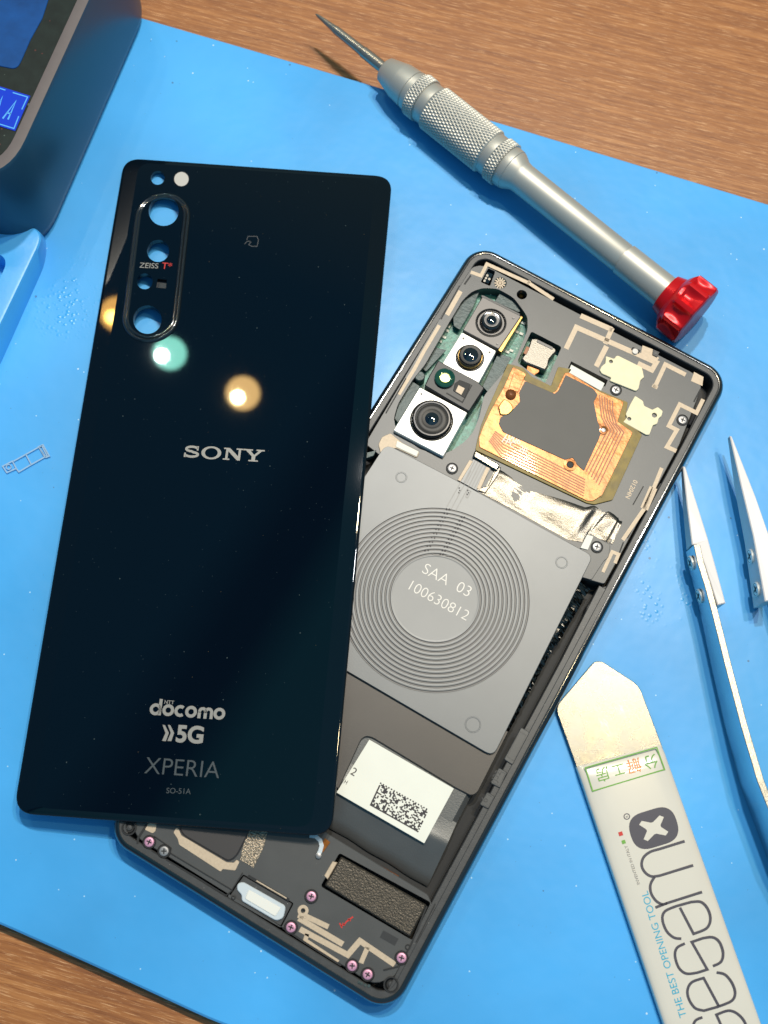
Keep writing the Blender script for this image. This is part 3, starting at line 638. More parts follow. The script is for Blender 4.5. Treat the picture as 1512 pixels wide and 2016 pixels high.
slab('cream_strip', xy('c', [(660, 122), (678, 130), (612, 236), (596, 230)], 7.05), 7.05, 6.2, 'trace', ph, 0.05)
slab('cream_strip', xy('c', [(750, 158), (768, 166), (716, 282), (698, 272)], 7.05), 7.05, 6.2, 'trace', ph, 0.05)
for q, r in (((297, 215), 28), ((678, 1530), 38), ((1150, 668), 30)):
    c = cpt('c', *q, 7); r = r / 2.7 / 8.3
    lathe_z('dimple', c, [(r + .12, 6.94), (r + .05, 7.02), (r - .12, 7.02), (r - .2, 6.955), (0.1, 6.955)], 'coil', coil, 32)
F = Flat(); w = F.text('SAA  03', size=1.0, bold=-0.014)
F.build('lettering', TB(unp(*zp('c', 400, 718), 6.96), unp(*zp('c', 650, 852), 6.96), w), 'etched', coil)
F = Flat(); w = F.text('100630812', size=1.0, bold=-0.014)
F.build('lettering', TB(unp(*zp('c', 318, 802), 6.965), unp(*zp('c', 640, 978), 6.965), w), 'etched', coil)
# pale copper bracket at the sheet's upper corner, orange flex edge
slab('bracket', fillet(xy('c', [(175, 40), (195, 0), (240, -20), (300, 30), (395, 80), (380, 112), (270, 60), (215, 70), (190, 98)], 6.9), 0.4, 3), 6.9, 6.2, 'trace', ph, 0.1)
slab('white_tab', xy('c', [(275, 20), (390, 78), (378, 104), (268, 52)], 7.05), 7.05, 6.5, 'label', ph, 0.05)
slab('flex_edge', xy('c', [(185, 88), (205, 92), (125, 215), (105, 225)], 6.6), 6.6, 6, 'polyimide', ph, 0.05)
slab('clip', xy('c', [(105, 85), (165, 70), (150, 100), (110, 115)], 6.8), 6.8, 5, 'tape', ph, 0.1)
# crimped foil edge beside the coil sheet
v = []; f = []
A = unp(*zp('c', 1285, 790), 6.5); B = unp(*zp('c', 800, 1700), 6.2); n = 150
for i in range(n + 1):
    t = i / n; q = A.lerp(B, t); wd = (2.6 - 1.6 * t) if t < .35 else 1.6
    for j in range(4): v.append((q.x - 1.6 + wd * j / 3 + rg.uniform(-.12, .12), q.y + rg.uniform(-.15, .15), 6.35 - 0.35 * j + rg.uniform(-.28, .28)))
for i in range(n):
    for j in range(3): k = i * 4 + j; f.append((k, k + 1, k + 5, k + 4))
finish('crimped_foil', v, f, 'foil', ph)

# --- battery, bronze sheet, label
bt_main = [(-27, 15), (28.7, 15), (28.9, -43)] ; 
bat = slab('battery', [(-27, 18), (28.2, 18), (28.6, -44.2), (-27, -44.4)], 5.6, 1.8, 'battery', ph, 1.1)
# tapered end of the pouch
r_in = [(-27, -44.4), (28.6, -44.2)]; 
v = []; f = []; nn_ = 40
pts = [(-42.8, 5.55), (-45.5, 5.62), (-46.8, 5.85), (-47.6, 5.95), (-48.4, 5.8), (-49.6, 5.3), (-52, 4.6), (-54.5, 3.9), (-56.6, 3.2), (-57.3, 2.3)]
for (yy, zz) in pts:
    k = (yy + 44) / -13.2
    for i in range(nn_ + 1):
        x = -27 + (55.6 + 1.0 * k) * i / nn_; v.append((x, yy - 0.1 * math.sin(i * .9), zz + 0.05 * math.sin(i * .7 + yy)))
for j in range(len(pts) - 1):
    for i in range(nn_): k = j * (nn_ + 1) + i; f.append((k, k + nn_ + 1, k + nn_ + 2, k + 1))
finish('pouch_fold', v, f, 'battery', bat, smooth=True)
lab = xy('e', [(342, 150), (792, 411), (635, 703), (120, 400), (232, 330)], 5.7)
lab = xy('e', [(342, 150), (792, 411), (635, 703), (60, 370), (175, 55)], 5.7)
lab = xy('e', [(342, 150), (792, 411), (635, 703), (20, 345), (190, 60)], 5.7)
L0, L1, L2 = Vector(lab[0]), Vector(lab[1]), Vector(lab[2])
bro_cut = xy('e', [(915, 440), (880, 452), (800, 408), (360, 140), (325, 132)], 6.0)
brown = [(-27, 10), (28.5, 10)] + bro_cut + [(-20, bro_cut[-1][1] - 12), (-27, bro_cut[-1][1] - 12)]
b0 = cpt('e', 325, 134, 6.0); b1 = cpt('e', 180, 415, 6.0)
brown = [(-27, -20), (29.0, -20), cpt('e', 918, 436, 6.0), cpt('e', 885, 452, 6.0), cpt('e', 800, 408, 6.0), cpt('e', 360, 142, 6.0), b0, cpt('e', 300, 152, 6.0), b1, (-27, b1[1])]
slab('bronze_sheet', fillet(brown, [0, 0, .9, .9, .2, .6, .6, .6, .3, 0], 4), 6.15, 5.5, 'brown', ph, 0.18)
slo = [cpt('e', 343, 152, 5.95), cpt('e', 792, 412, 5.95), cpt('e', 635, 703, 5.95), cpt('e', 178, 438, 5.95)]
d = Vector(slo[3]) - Vector(slo[2]); slo[3] = tuple(Vector(slo[2]) + d * 1.02)
stick = slab('label_sticker', slo, 6.14, 5.6, 'label', bat, 0.03)
# speckled printed code block (random cells, unreadable)
F = Flat(); q0, q1, q3 = Vector((402, 378)), Vector((660, 523)), Vector((345, 500)); nx, ny = 36, 18
for i in range(nx):
    for j in range(ny):
        edge = (i == 0 and j > 1) or (j == ny - 1) or (i == nx // 2 and rg.random() < .6) or (j == 0 and i % 2 == 0)
        if edge or (j > 0 and rg.random() < 0.44):
            e = lambda a, b: tuple(q0 + (q1 - q0) * a / nx + (q3 - q0) * b / ny)
            F.poly([e(i, j), e(i + 1.03, j), e(i + 1.03, j + 1.03), e(i, j + 1.03)])
F.build('code_print', T('e', 6.16), 'ink', stick)
F = Flat(); w = F.text('2', size=1.0); F.build('lettering', TB(unp(*zp('e', 238, 332), 6.165), unp(*zp('e', 262, 347), 6.165), w), 'ink', stick)
F = Flat(); w = F.text('H', size=1.0, sx=.8); F.build('lettering', TB(unp(*zp('e', 205, 382), 6.165), unp(*zp('e', 220, 391), 6.165), w), 'ink', stick)
slab('orange_flex', xy('d', [(958, 195), (1230, 345), (1215, 372), (945, 220)], 3), 3.0, 1.8, 'copper', ph, 0.1)

# --- right-hand rail with embossed key tabs
rail = [(31.3, 19.6), (34.2, 19.6), (34.2, -79), (32.2, -79), (31.7, -60), (31.7, 0)]
rail = slab('side_rail', rail, 6.55, 1.8, 'ledge', ph, 0.15)
slab('side_rail', fillet(xy('c', [(1225, 1060), (1250, 1000), (1285, 900), (1355, 800), (1395, 790), (1190, 1190), (1130, 1240)], 6.1), .4, 2), 6.1, 2, 'black', ph, 0.15)
for p, tx in (([(1150, 85), (1197, 112), (1105, 287), (1058, 256)], None), ([(1032, 300), (1077, 325), (1038, 410), (986, 382)], 'J32'), ([(970, 428), (1012, 454), (977, 522), (928, 496)], '6')):
    t = slab('key_tab', fillet(xy('e', p, 6.9), .35, 2), 6.9, 6, 'plate', rail, 0.15)
    F = Flat(); c = [sum(q[i] for q in p) / 4 for i in (0, 1)]
    ins = [(c[0] + (q[0] - c[0]) * .72, c[1] + (q[1] - c[1]) * .78) for q in p]; F.stroke(fillet(ins, 6, 3), 4, True)
    F.build('embossed_line', T('e', 6.95), 'ledge', t, 0.1)
    if tx:
        F = Flat(); w = F.text(tx, size=1.0)
        a = (c[0] - 14, c[1] + 22) if len(tx) > 1 else (c[0] - 6, c[1] + 16)
        b = (c[0] + 12, c[1] - 28) if len(tx) > 1 else (c[0] + 4, c[1] - 6)
        F.build('lettering', TB(unp(*zp('e', *a), 6.92), unp(*zp('e', *b), 6.92), w), 'black', t)

# --- lower speaker cover
lowo = [(-32.3, -45)] + [(-28, -45), (-26, -57.5)] + xy('e', [(130, 655), (655, 975)], 6.4) + [(32.2, -60), (32.2, -76)] + [(29.4, -79.6), (-29.4, -79.6), (-32.3, -76.5)]
mot_hole = fillet(xy('d', [(983, 250), (1362, 455), (1285, 612), (905, 388)], 6.5), .5, 2)
spk_hole = fillet(xy('d', [(585, 338), (795, 458), (742, 560), (520, 432)], 6.5), .4, 2)
low = slab('speaker_cover', fillet(lowo, [.5, .5, .5, .5, .5, .6, .6, 3, 3, .6], 4), 6.5, 1.8, 'plate', ph, 0.15, holes=[mot_hole, spk_hole])
mo = slab('vibration_motor', fillet(xy('d', [(990, 265), (1345, 466), (1275, 598), (922, 385)], 7.2), .35, 2), 7.2, 2, 'speckled', ph, 0.3)
slab('motor_tab', xy('d', [(955, 285), (975, 290), (935, 360), (920, 345)], 6.7), 6.7, 3, 'trace', mo, .1)
slab('motor_tab', xy('d', [(1160, 545), (1250, 592), (1240, 606), (1155, 560)], 6.3), 6.3, 3, 'teal', mo, .1)
sp = slab('speaker_seat', offset(ccw(spk_hole), 0.25), 6.1, 3, 'ledge', ph, 0.1)
slab('speaker_gasket', fillet(xy('d', [(562, 376), (585, 370), (762, 470), (752, 520), (722, 532), (578, 448), (580, 425), (558, 402)], 6.6), .7, 4), 6.6, 6, 'gasket', sp, 0.15)
slab('speaker_mesh', fillet(xy('d', [(608, 402), (742, 478), (718, 514), (592, 440)], 6.75), .35, 2), 6.75, 6.3, 'gasket_white', sp, 0.1)
F = Flat(); F.stroke([(605, 345), (775, 445)], 12); F.build('seam_strip', T('d', 6.55), 'dark', low); 
F = Flat(); F.stroke([(640, 365), (765, 438)], 5); F.build('seam_strip', T('d', 6.57), 'trace', low)
lathe_z('pin_hole', cpt('d', 545, 435, 6.5), [(.5, 6.4), (.5, 6.6), (.3, 6.62), (.25, 6.4)], 'dark', low, 18)
lathe_z('pin_hole', cpt('d', 1266, 640, 6.5), [(.6, 6.4), (.6, 6.62), (.35, 6.62), (.3, 6.4)], 'dark', low, 18)
pd = slab('nfc_pad', fillet(xy('h', [(640, 20), (1400, 60), (1360, 210), (1240, 440), (1160, 492), (690, 220)], 6.9), 1.2, 4), 6.9, 6.4, 'pad', ph, 0.35)
slab('speckled_patch', xy('h', [(1370, 100), (1560, 120), (1512, 330), (1440, 480), (1408, 545), (1275, 470), (1290, 380)], 6.6), 6.6, 6.4, 'speckled_pale', ph, 0.03)
bz = slab('metal_bracket', fillet(xy('h', [(640, 148), (612, 196), (655, 262), (668, 318), (1080, 586), (1100, 560), (1225, 575), (1268, 488), (1240, 466), (1212, 496), (1140, 492), (690, 225), (662, 158)], 6.65), .2, 2), 6.65, 6.4, 'trace', ph, 0.05)
slab('metal_bracket', fillet(xy('h', [(380, 95), (446, 120), (432, 186), (405, 206), (328, 170), (346, 128)], 6.65), .2, 2), 6.65, 6.4, 'trace', ph, 0.05)
# lip and grooves round the bracket, their shade drawn as flat dark strips
F = Flat()
for p, w in (([(345, 120), (262, 250), (255, 310)], 22), ([(420, 232), (590, 350), (580, 400), (1192, 765)], 10), ([(540, 465), (840, 640), (1130, 820)], 16), ([(1195, 770), (1130, 825)], 12), ([(1300, 595), (1190, 770)], 10), ([(395, 380), (520, 450)], 10)): Flat().stroke(p, w).build('seam_strip', T('h', 6.70), 'dark', low)
F = Flat()
for p, w in (([(1345, 470), (1275, 640), (1225, 720), (1165, 735)], 7), ([(750, 560), (840, 620), (990, 715)], 8), ([(1380, 460), (1300, 620)], 5)): Flat().stroke(p, w).build('seam_strip', T('d', 6.70), 'dark', low)
ptrace([([(828, 500), (820, 522)], 24), ([(830, 505), (938, 556)], 22), ([(815, 520), (998, 628)], 24), ([(820, 565), (1018, 672), (1068, 614), (1212, 712)], 24), ([(850, 585), (842, 612), (978, 702)], 18), ([(1100, 640), (1072, 706)], 20)], 'd', 6.545, parent=low, th=0.06)
lathe_z('contact_ring', cpt('d', 833, 489, 6.6), [(1.15, 6.4), (1.15, 6.58), (.5, 6.58), (.45, 6.4)], 'trace', low, 24)
lathe_z('pin_hole', cpt('d', 833, 489, 6.6), [(.48, 6.3), (.48, 6.56), (.1, 6.5)], 'dark', low, 18)
F = Flat(); F.stroke([(990, 552), (1004, 545), (1012, 535), (1026, 524), (1040, 514)], 6); F.stroke([(984, 540), (994, 560)], 6); F.stroke([(996, 540), (1006, 550)], 5); F.stroke([(1018, 522), (1030, 532)], 4); F.build('ink_stamp', T('d', 6.53), 'print_red', low)
slab('grey_mark', xy('d', [(1165, 570), (1228, 605), (1212, 635), (1150, 600)], 6.52), 6.52, 6.4, 'black', low, 0)
# aerial cable stub and orange tab near the cover's corner
F = Flat(); F.stroke([(860, 178), (885, 182), (903, 198), (910, 220), (903, 245), (893, 262)], 17); F.build('aerial_cable', T('d', 6.9), 'gasket', ph, 0.5)
lathe_z('aerial_plug', cpt('d', 897, 262, 7), [(.6, 6.4), (.6, 7.0), (.3, 7.1)], 'screw', ph, 20)
slab('orange_tab', fillet(xy('d', [(922, 188), (946, 206), (914, 250), (900, 238)], 6.7), .2, 2), 6.7, 6.4, 'polyimide', ph, .05)
for q in ((1197, 795), (113, 146)):
    c = cpt('d', *q, 6.8); lathe_z('corner_boss', c, [(1.6, 6.6), (1.6, 6.85), (1.3, 6.85), (.9, 6.1), (.1, 6.1)], 'dark', ph, 28)
    lathe_z('corner_boss', c, [(.6, 6.0), (.55, 6.4), (.1, 6.45)], 'ledge', ph, 18)
# solder bead clumps on the ledge
F = Flat()
for (x, y) in ((1075, 790), (1090, 797), (1105, 800), (1065, 785)): F.poly(circ(x, y, 7, 8))
F.build('glue_beads', T('d', 6.85), 'tape', ph, .2)

# --- screws: one mesh of each kind, placed by copies
def make_screw(name, r, m, rough):
    n = 28; pr = [(r, -0.6), (r, 0.0), (r * .9, 0.16), (r * .62, 0.2), (0.02, 0.2)]
    v = []; f = []; fm = []
    for (q, z) in pr: v += [(q * math.cos(2 * PI * i / n), q * math.sin(2 * PI * i / n), z) for i in range(n)]
    for k in range(len(pr) - 1):
        for i in range(n): j = (i + 1) % n; f.append((k * n + i, k * n + j, (k + 1) * n + j, (k + 1) * n + i)); fm.append(0)
    for a in (0, PI / 2):
        b = len(v); cx, sx = math.cos(a + .5), math.sin(a + .5); l, w = r * .55, r * .13
        v += [(x * cx - y * sx, x * sx + y * cx, .215 + .002 * (a > 0)) for x, y in ((-l, -w), (l, -w), (l, w), (-l, w))]; f.append((b, b + 1, b + 2, b + 3)); fm.append(1)
    # dark well ring round the head
    b = len(v); 
    for q, z in ((r * 1.02, -.12), (r * 1.28, -.12), (r * 1.36, .03)): v += [(q * math.cos(2 * PI * i / n), q * math.sin(2 * PI * i / n), z) for i in range(n)]
    for k in range(2):
        for i in range(n): j = (i + 1) % n; f.append((b + k * n + i, b + k * n + j, b + (k + 1) * n + j, b + (k + 1) * n + i)); fm.append(1)
    me = bpy.data.meshes.new(name); me.from_pydata(v, [], f); me.materials.append(M[m]); me.materials.append(M['dark'])
    for p, k in zip(me.polygons, fm): p.material_index = k
    o = bpy.data.objects.new(name, me); SC.collection.objects.link(o); o.parent = ph; ORG[o.name] = Vector((0, 0, 0)); return o
def place_screws(proto, spots):
    for i, (k, x, y, z) in enumerate(spots):
        o = proto if i == 0 else proto.copy()
        if i: SC.collection.objects.link(o); o.parent = ph
        q = unp(*zp(k, x, y), z); o.location = (q.x, q.y, z); o.rotation_euler = (0, 0, rg.uniform(0, 3))
s1 = make_screw('screw', 1.05, 'screw', .3); place_screws(s1, [('b', 692, 676, 6.75), ('b', 1118, 868, 6.75), ('b', 570, 1681, 6.95), ('c', 567, 168, 6.75), ('d', 258, 243, 6.8)])
s2 = make_screw('screw', 1.05, 'pink', .3); place_screws(s2, [('d', 197, 205, 6.8), ('d', 867, 430, 6.75), ('d', 783, 558, 6.75), ('d', 1036, 717, 6.8), ('d', 1100, 753, 6.8), ('d', 1240, 684, 6.75)])

# ------------------------------------------------------------------ black glass back cover
cq = [uncov(*p) for p in ((243.6, 308.2), (773, 345), (653, 1647.4), (24, 1601))]
cc = sum(cq, Vector()) / 4
bc = root('back_cover', (cc.x, cc.y, cc.z), 'glossy black glass phone back with camera holes leaning on the opened phone', 'phone cover')
base = ccw([(q.x, q.y) for q in cq])
def gl(d, h, ds=None):
    ds = d if ds is None else ds; N_ = 4; L = []
    for k in range(4):
        a, b = Vector(base[k]), Vector(base[(k + 1) % 4]); e = (b - a); dd_ = d if e.length > 110 else ds; e.normalize(); nrm = Vector((-e.y, e.x)); L.append((a + nrm * dd_, e))
    q = []
    for k in range(4):
        (a, e), (b, g) = L[k - 1], L[k]; t = ((b.x - a.x) * g.y - (b.y - a.y) * g.x) / (e.x * g.y - e.y * g.x); q.append(tuple(a + e * t))
    return [Vector((x, y, cz(x, y) + h)) for x, y in fillet(q, max(4.6 - ds * .8, 1.0), 8)]
holes_px = [('n', 347, 330, 72), ('n', 320, 522, 53), ('n', 256, 668, 38), ('n', 269, 852, 68), ('n', 318, 171, 33), ('n', 432, 176, 35)]
HP = []
for (k, x, y, r) in holes_px:
    L = []
    for i in range(32):
        a = 2 * PI * i / 32; q = uncov(*zp(k, x + r * math.cos(a), y + r * math.sin(a)), 0.6 if r > 36 else 0); L.append((q.x, q.y))
    HP.append(ccw(L))
sq = [tuple(uncov(*zp('n', x, y), 0.6)[:2]) for x, y in ((318, 655), (362, 660), (358, 702), (312, 698))]
loops = [gl(0.9, -1.0), gl(0.25, -0.95), gl(0.0, -0.76), gl(0.05, -0.6), gl(0.15, -0.47), gl(0.3, -0.37), gl(0.5, -0.31), gl(0.8, -0.27), gl(0.8, -0.27), gl(4.3, 0.0, 1.5), gl(4.3, 0.0, 1.5)]
n = len(loops[0]); v = [tuple(q) for L in loops for q in L]; f = []
for k in (0, 1, 2, 3, 4, 5, 6, 8):
    for i in range(n): j = (i + 1) % n; f.append((k * n + i, k * n + j, (k + 1) * n + j, (k + 1) * n + i))
idx = list(range((len(loops) - 1) * n, len(loops) * n)); tl = [[Vector((q.x, q.y, 0)) for q in loops[-1]]]
allh = HP + [ccw(sq)]
for h in allh:
    k = len(v); m_ = len(h); v += [(x, y, cz(x, y)) for x, y in h] + [(x, y, cz(x, y) - 0.95) for x, y in h]
    idx += list(range(k, k + m_)); tl.append([Vector((x, y, 0)) for x, y in h])
    for i in range(m_): j = (i + 1) % m_; f.append((k + j, k + i, k + m_ + i, k + m_ + j))
for t in tessellate_polygon(tl):
    t = [idx[i] for i in t]; nz = sum(v[t[i]][0] * v[t[(i + 1) % 3]][1] - v[t[(i + 1) % 3]][0] * v[t[i]][1] for i in range(3))
    f.append(tuple(t) if nz > 0 else tuple(reversed(t)))
# underside
bi = list(range(n)); tb = [[Vector((v[i][0], v[i][1], 0)) for i in bi]]; ids = list(bi); k = len(loops) * n
for h in allh:
    m_ = len(h); ids += list(range(k + m_, k + 2 * m_)); tb.append([Vector((x, y, 0)) for x, y in h]); k += 2 * m_
for t in tessellate_polygon(tb):
    t = [ids[i] for i in t]; nz = sum(v[t[i]][0] * v[t[(i + 1) % 3]][1] - v[t[(i + 1) % 3]][0] * v[t[i]][1] for i in range(3))
    f.append(tuple(t) if nz < 0 else tuple(reversed(t)))
panel = finish('glass_panel', v, f, 'glass_black', bc)
for p in list(panel.data.polygons)[:n * 8]: p.use_smooth = True
# raised camera surround: a stadium
sa = uncov(319.5, 428, 0); sb = uncov(297, 624, 0)
def stadium(r, h, n=24):
    ax = Vector((sa.x - sb.x, sa.y - sb.y)).normalized(); px_ = Vector((ax.y, -ax.x)); out = []
    for i in range(n + 1):
        a = PI * i / n; q = Vector((sa.x, sa.y)) + px_ * (r * math.cos(a)) + ax * (r * math.sin(a)); out.append(q)
    for i in range(n + 1):
        a = PI * i / n; q = Vector((sb.x, sb.y)) - px_ * (r * math.cos(a)) - ax * (r * math.sin(a)); out.append(q)
    return [(q.x, q.y, cz(q.x, q.y) + h) for q in out]
ring = sweep('camera_surround', [stadium(*p) for p in ((7.15, -.02), (7.0, .35), (6.75, .62), (6.45, .66), (6.3, .5), (6.15, .5), (6.05, .82), (5.75, .9), (5.5, .72), (5.4, .6))], 'bezel', bc, sharp=60)
inner = [(q[0], q[1]) for q in stadium(5.42, 0)]
slab('camera_window', inner, 0.62, 0.03, 'glass_black', ring, 0, holes=HP[:4] + [ccw(sq)], zf=cz)
F = Flat(); F.poly(offset(ccw(sq), -0.1)); F.build('sensor_window', lambda x, y: Vector((x, y, cz(x, y) - .5)), 'print_faint', ring, .2)
F = Flat(); F.poly(offset(HP[5], -0.05)); F.build('flash_diffuser', lambda x, y: Vector((x, y, cz(x, y) - .12)), 'label_dim', bc, .5)
# lettering
def ctext(body, a, b, k, m, bold=0.0, size=1.0, h=0.02, sx=1.0, name='lettering'):
    F = Flat(); w = F.text(body, size=size, bold=bold, sx=sx); return F.build(name, TBC(uncov(*zp(k, *a)), uncov(*zp(k, *b)), w, h), m, bc)
ctext('ZEISS', (231, 608), (321, 612), 'n', 'print_silver', 0.0, h=.645)
ctext('T*', (337, 613), (386, 616), 'n', 'print_red', 0.0, h=.645)
ctext('XPERIA', (594, 383), (905, 404), 'p', 'print_dim', -0.008, sx=1.0)
ctext('SO-51A', (686, 465), (788, 469), 'p', 'print_dim')
ctext('NTT', (678, 95), (719, 98), 'p', 'print_silver', 0.01)
ctext('5G', (724, 251), (838, 258), 'p', 'print_silver', 0.035)
F = Flat()
for dx in (0, 22): F.poly([(672 + dx, 183), (682 + dx, 184), (698 + dx, 216), (686 + dx, 250), (670 + dx, 249), (684 + dx, 216)])
F.build('lettering', TC('p', .02), 'print_silver', bc)
# the network name: round strokes
F = Flat(); s = .29; R = .40
def o_(x): F.stroke(circ(x + .54, .54, R, 24), s, True)
x = 0
o_(x); F.stroke([(x + .94, 0.02), (x + .94, 1.52)], s); x += 1.18
o_(x); x += 1.12
F.stroke(arc(x + .54, .54, R, 50, 310, 20), s); x += 1.0
o_(x); x += 1.16
for j in range(2): F.stroke([(x + .16 + j * .56 + 0, 0.0), (x + .16 + j * .56, .62)] if j == 0 else [(x + .72, 0), (x + .72, .62)], s); 
F.stroke([(x + .16, .5)] + arc(x + .44, .62, .28, 180, 0, 12) + [(x + .72, .5)], s * .95); F.stroke([(x + .72, .5)] + arc(x + 1.0, .62, .28, 180, 0, 12) + [(x + 1.28, .0)], s * .95); x += 1.46
o_(x); x += 1.08
F.build('lettering', TBC(uncov(*zp('p', 616, 141)), uncov(*zp('p', 928, 163)), x, .02), 'print_silver', bc)
# maker's name in wide slab serifs, unit height 1
F = Flat(); H_ = 1.0
S1 = arc(.72, .72, .46, 25, 265, 22, .19) ; S2 = arc(.72, .275, .5, 85, -155, 22, .19)
F.stroke([(1.14, .80)] + S1[1:] + S2[1:], .19)
F.poly([(1.08, .62), (1.22, .62), (1.22, .98), (1.08, .98)]); F.poly([(.14, .02), (.28, .02), (.28, .38), (.14, .38)])
F.poly(circ(2.25, .5, .78, 40, .54), [circ(2.25, .5, .50, 36, .40)])
x = 3.2
F.poly([(x, 0), (x + .52, 0), (x + .52, .11), (x + .36, .11), (x + .36, .72), (x + 1.12, 0), (x + 1.34, 0), (x + 1.34, .89), (x + 1.5, .89), (x + 1.5, 1), (x + .98, 1), (x + .98, .89), (x + 1.16, .89), (x + 1.16, .35), (x + .46, 1), (x, 1), (x, .89), (x + .18, .89), (x + .18, .11), (x, .11)])
x = 4.72
F.poly([(x + .48, 0), (x + 1.22, 0), (x + 1.22, .11), (x + .99, .11), (x + .99, .42), (x + 1.46, .89), (x + 1.66, .89), (x + 1.66, 1), (x + 1.02, 1), (x + 1.02, .89), (x + 1.2, .89), (x + .88, .54), (x + .56, .89), (x + .74, .89), (x + .74, 1), (x, 1), (x, .89), (x + .2, .89), (x + .70, .42), (x + .70, .11), (x + .48, .11)])
F.build('lettering', TBC(uncov(*zp('m', 708, 1352)), uncov(*zp('m', 1345, 1392)), 6.36, .02), 'print_silver', bc)
F = Flat(); F.stroke([(735, 490), (745, 478), (757, 474), (765, 480), (755, 492), (770, 500), (795, 500), (802, 470), (795, 452), (752, 452), (745, 470)], 4.5); F.build('contactless_mark', TC('n', .02), 'print_faint', bc)

# ------------------------------------------------------------------ screwdriver
SD0 = (621.3, 27.4); SDD = (0.7824, 0.6228)
def ax_pt(s):
    z = 5.6 + 3.0 * min(1, max(0, s / 960)); return unp(SD0[0] + SDD[0] * s, SD0[1] + SDD[1] * s, z)
A0, A1 = ax_pt(0), ax_pt(955)
AX = (A1 - A0).normalized(); UX = AX.cross(Vector((0, 0, 1))).normalized(); VX = UX.cross(AX).normalized()
def st(s): return (ax_pt(s) - A0).dot(AX)
sd = root('screwdriver', (A0 + A1) / 2 - Vector((0, 0, 7)), 'silver knurled precision screwdriver with red cap across the mat edge', 'screwdriver')
def lathe_a(name, prof, m, parent, n=48, cap=True, rf=None, sharp=35):
    v = []; f = []
    for (t, r) in prof:
        for i in range(n):
            a = 2 * PI * i / n; q = r if rf is None else rf(t, a, r)
            v.append(tuple(A0 + AX * t + UX * (q * math.cos(a)) + VX * (q * math.sin(a))))
    for k in range(len(prof) - 1):
        for i in range(n): j = (i + 1) % n; f.append((k * n + i, k * n + j, (k + 1) * n + j, (k + 1) * n + i))
    if cap: f.append(tuple(range(n))); f.append(tuple(reversed(range((len(prof) - 1) * n, len(prof) * n))))
    o = finish(name, v, f, m, parent, smooth=True); o.data.set_sharp_from_angle(angle=math.radians(sharp)); return o
T_ = st
bit = lathe_a('bit', [(T_(0), .12), (T_(6), .42), (T_(30), .75), (T_(48), 1.0), (T_(50), .8), (T_(51), 1.15), (T_(117), 1.3), (T_(119), 1.05), (T_(120.5), 1.5), (T_(180), 1.55)], 'bit', sd, 24)
lathe_a('nose_cone', [(T_(174), 1.7), (T_(175), 3.0), (T_(177), 3.35), (T_(211), 4.75), (T_(213), 4.85), (T_(240), 5.2), (T_(241), 5.0), (T_(243), 5.0), (T_(244), 5.3), (T_(254), 5.35)], 'alu', sd)
def knurl(t0, t1, r, nm, k=44, a=.34):
    rows = max(24, int((t1 - t0) * 9)); p = [(t0, r - .4)]
    p += [(t0 + (t1 - t0) * (.02 + .96 * i / rows), r) for i in range(rows + 1)] + [(t1, r - .4)]
    tri = lambda x: abs((x % 1.0) - .5) * 2
    def rf(t, an, rr_):
        if rr_ < r: return rr_
        u = an / (2 * PI) * k; w = t / 1.75; return r + a * (min(tri(u + w), tri(u - w)) - .35) * 1.2
    return lathe_a(nm, p, 'alu', sd, n=k * 6, rf=rf, sharp=70)
knurl(T_(254), T_(277), 5.75, 'knurled_ring')
lathe_a('neck_band', [(T_(276), 5.3), (T_(278), 5.45), (T_(296), 5.45), (T_(297), 5.3)], 'alu', sd)
knurl(T_(296.5), T_(439), 5.9, 'knurled_grip')
lathe_a('neck_band', [(T_(438), 5.4), (T_(440), 5.55), (T_(456), 5.55), (T_(457), 5.4)], 'alu', sd)
knurl(T_(456.5), T_(479), 5.8, 'knurled_ring')
lathe_a('handle', [(T_(478), 5.3), (T_(480), 5.45), (T_(494), 5.4), (T_(495), 5.2), (T_(498), 5.2), (T_(512), 4.15), (T_(520), 3.95), (T_(771), 3.85), (T_(773), 3.7), (T_(775), 3.7), (T_(776), 4.1), (T_(890), 4.15)], 'alu', sd)
def lobes(t, a, r):
    if r < 6.9: return r
    x = (a / (2 * PI) * 10 + .3) % 1.0; d = abs(x - .5)
    k = max(0.0, 1 - (d / .36) ** 2); w = min(1, max(0, (t - T_(908)) / 1.2)); e = min(1, max(0, (T_(958) - t) / 3.0)); return r - (0.45 + 1.05 * e) * math.sqrt(k) * w if k > 0 else r
cp = [(T_(880), 4.3), (T_(881), 4.9), (T_(884), 5.0), (T_(899), 5.6)] + [(T_(899 + i * 3), 5.6 + 2.75 * (i / 5) ** .8) for i in range(1, 6)] + [(T_(915 + i * 5), 8.4) for i in range(1, 9)] + [(T_(958), 8.0), (T_(960), 6.85)]
lathe_a('red_cap', cp, 'red', sd, n=200, rf=lobes, sharp=28)

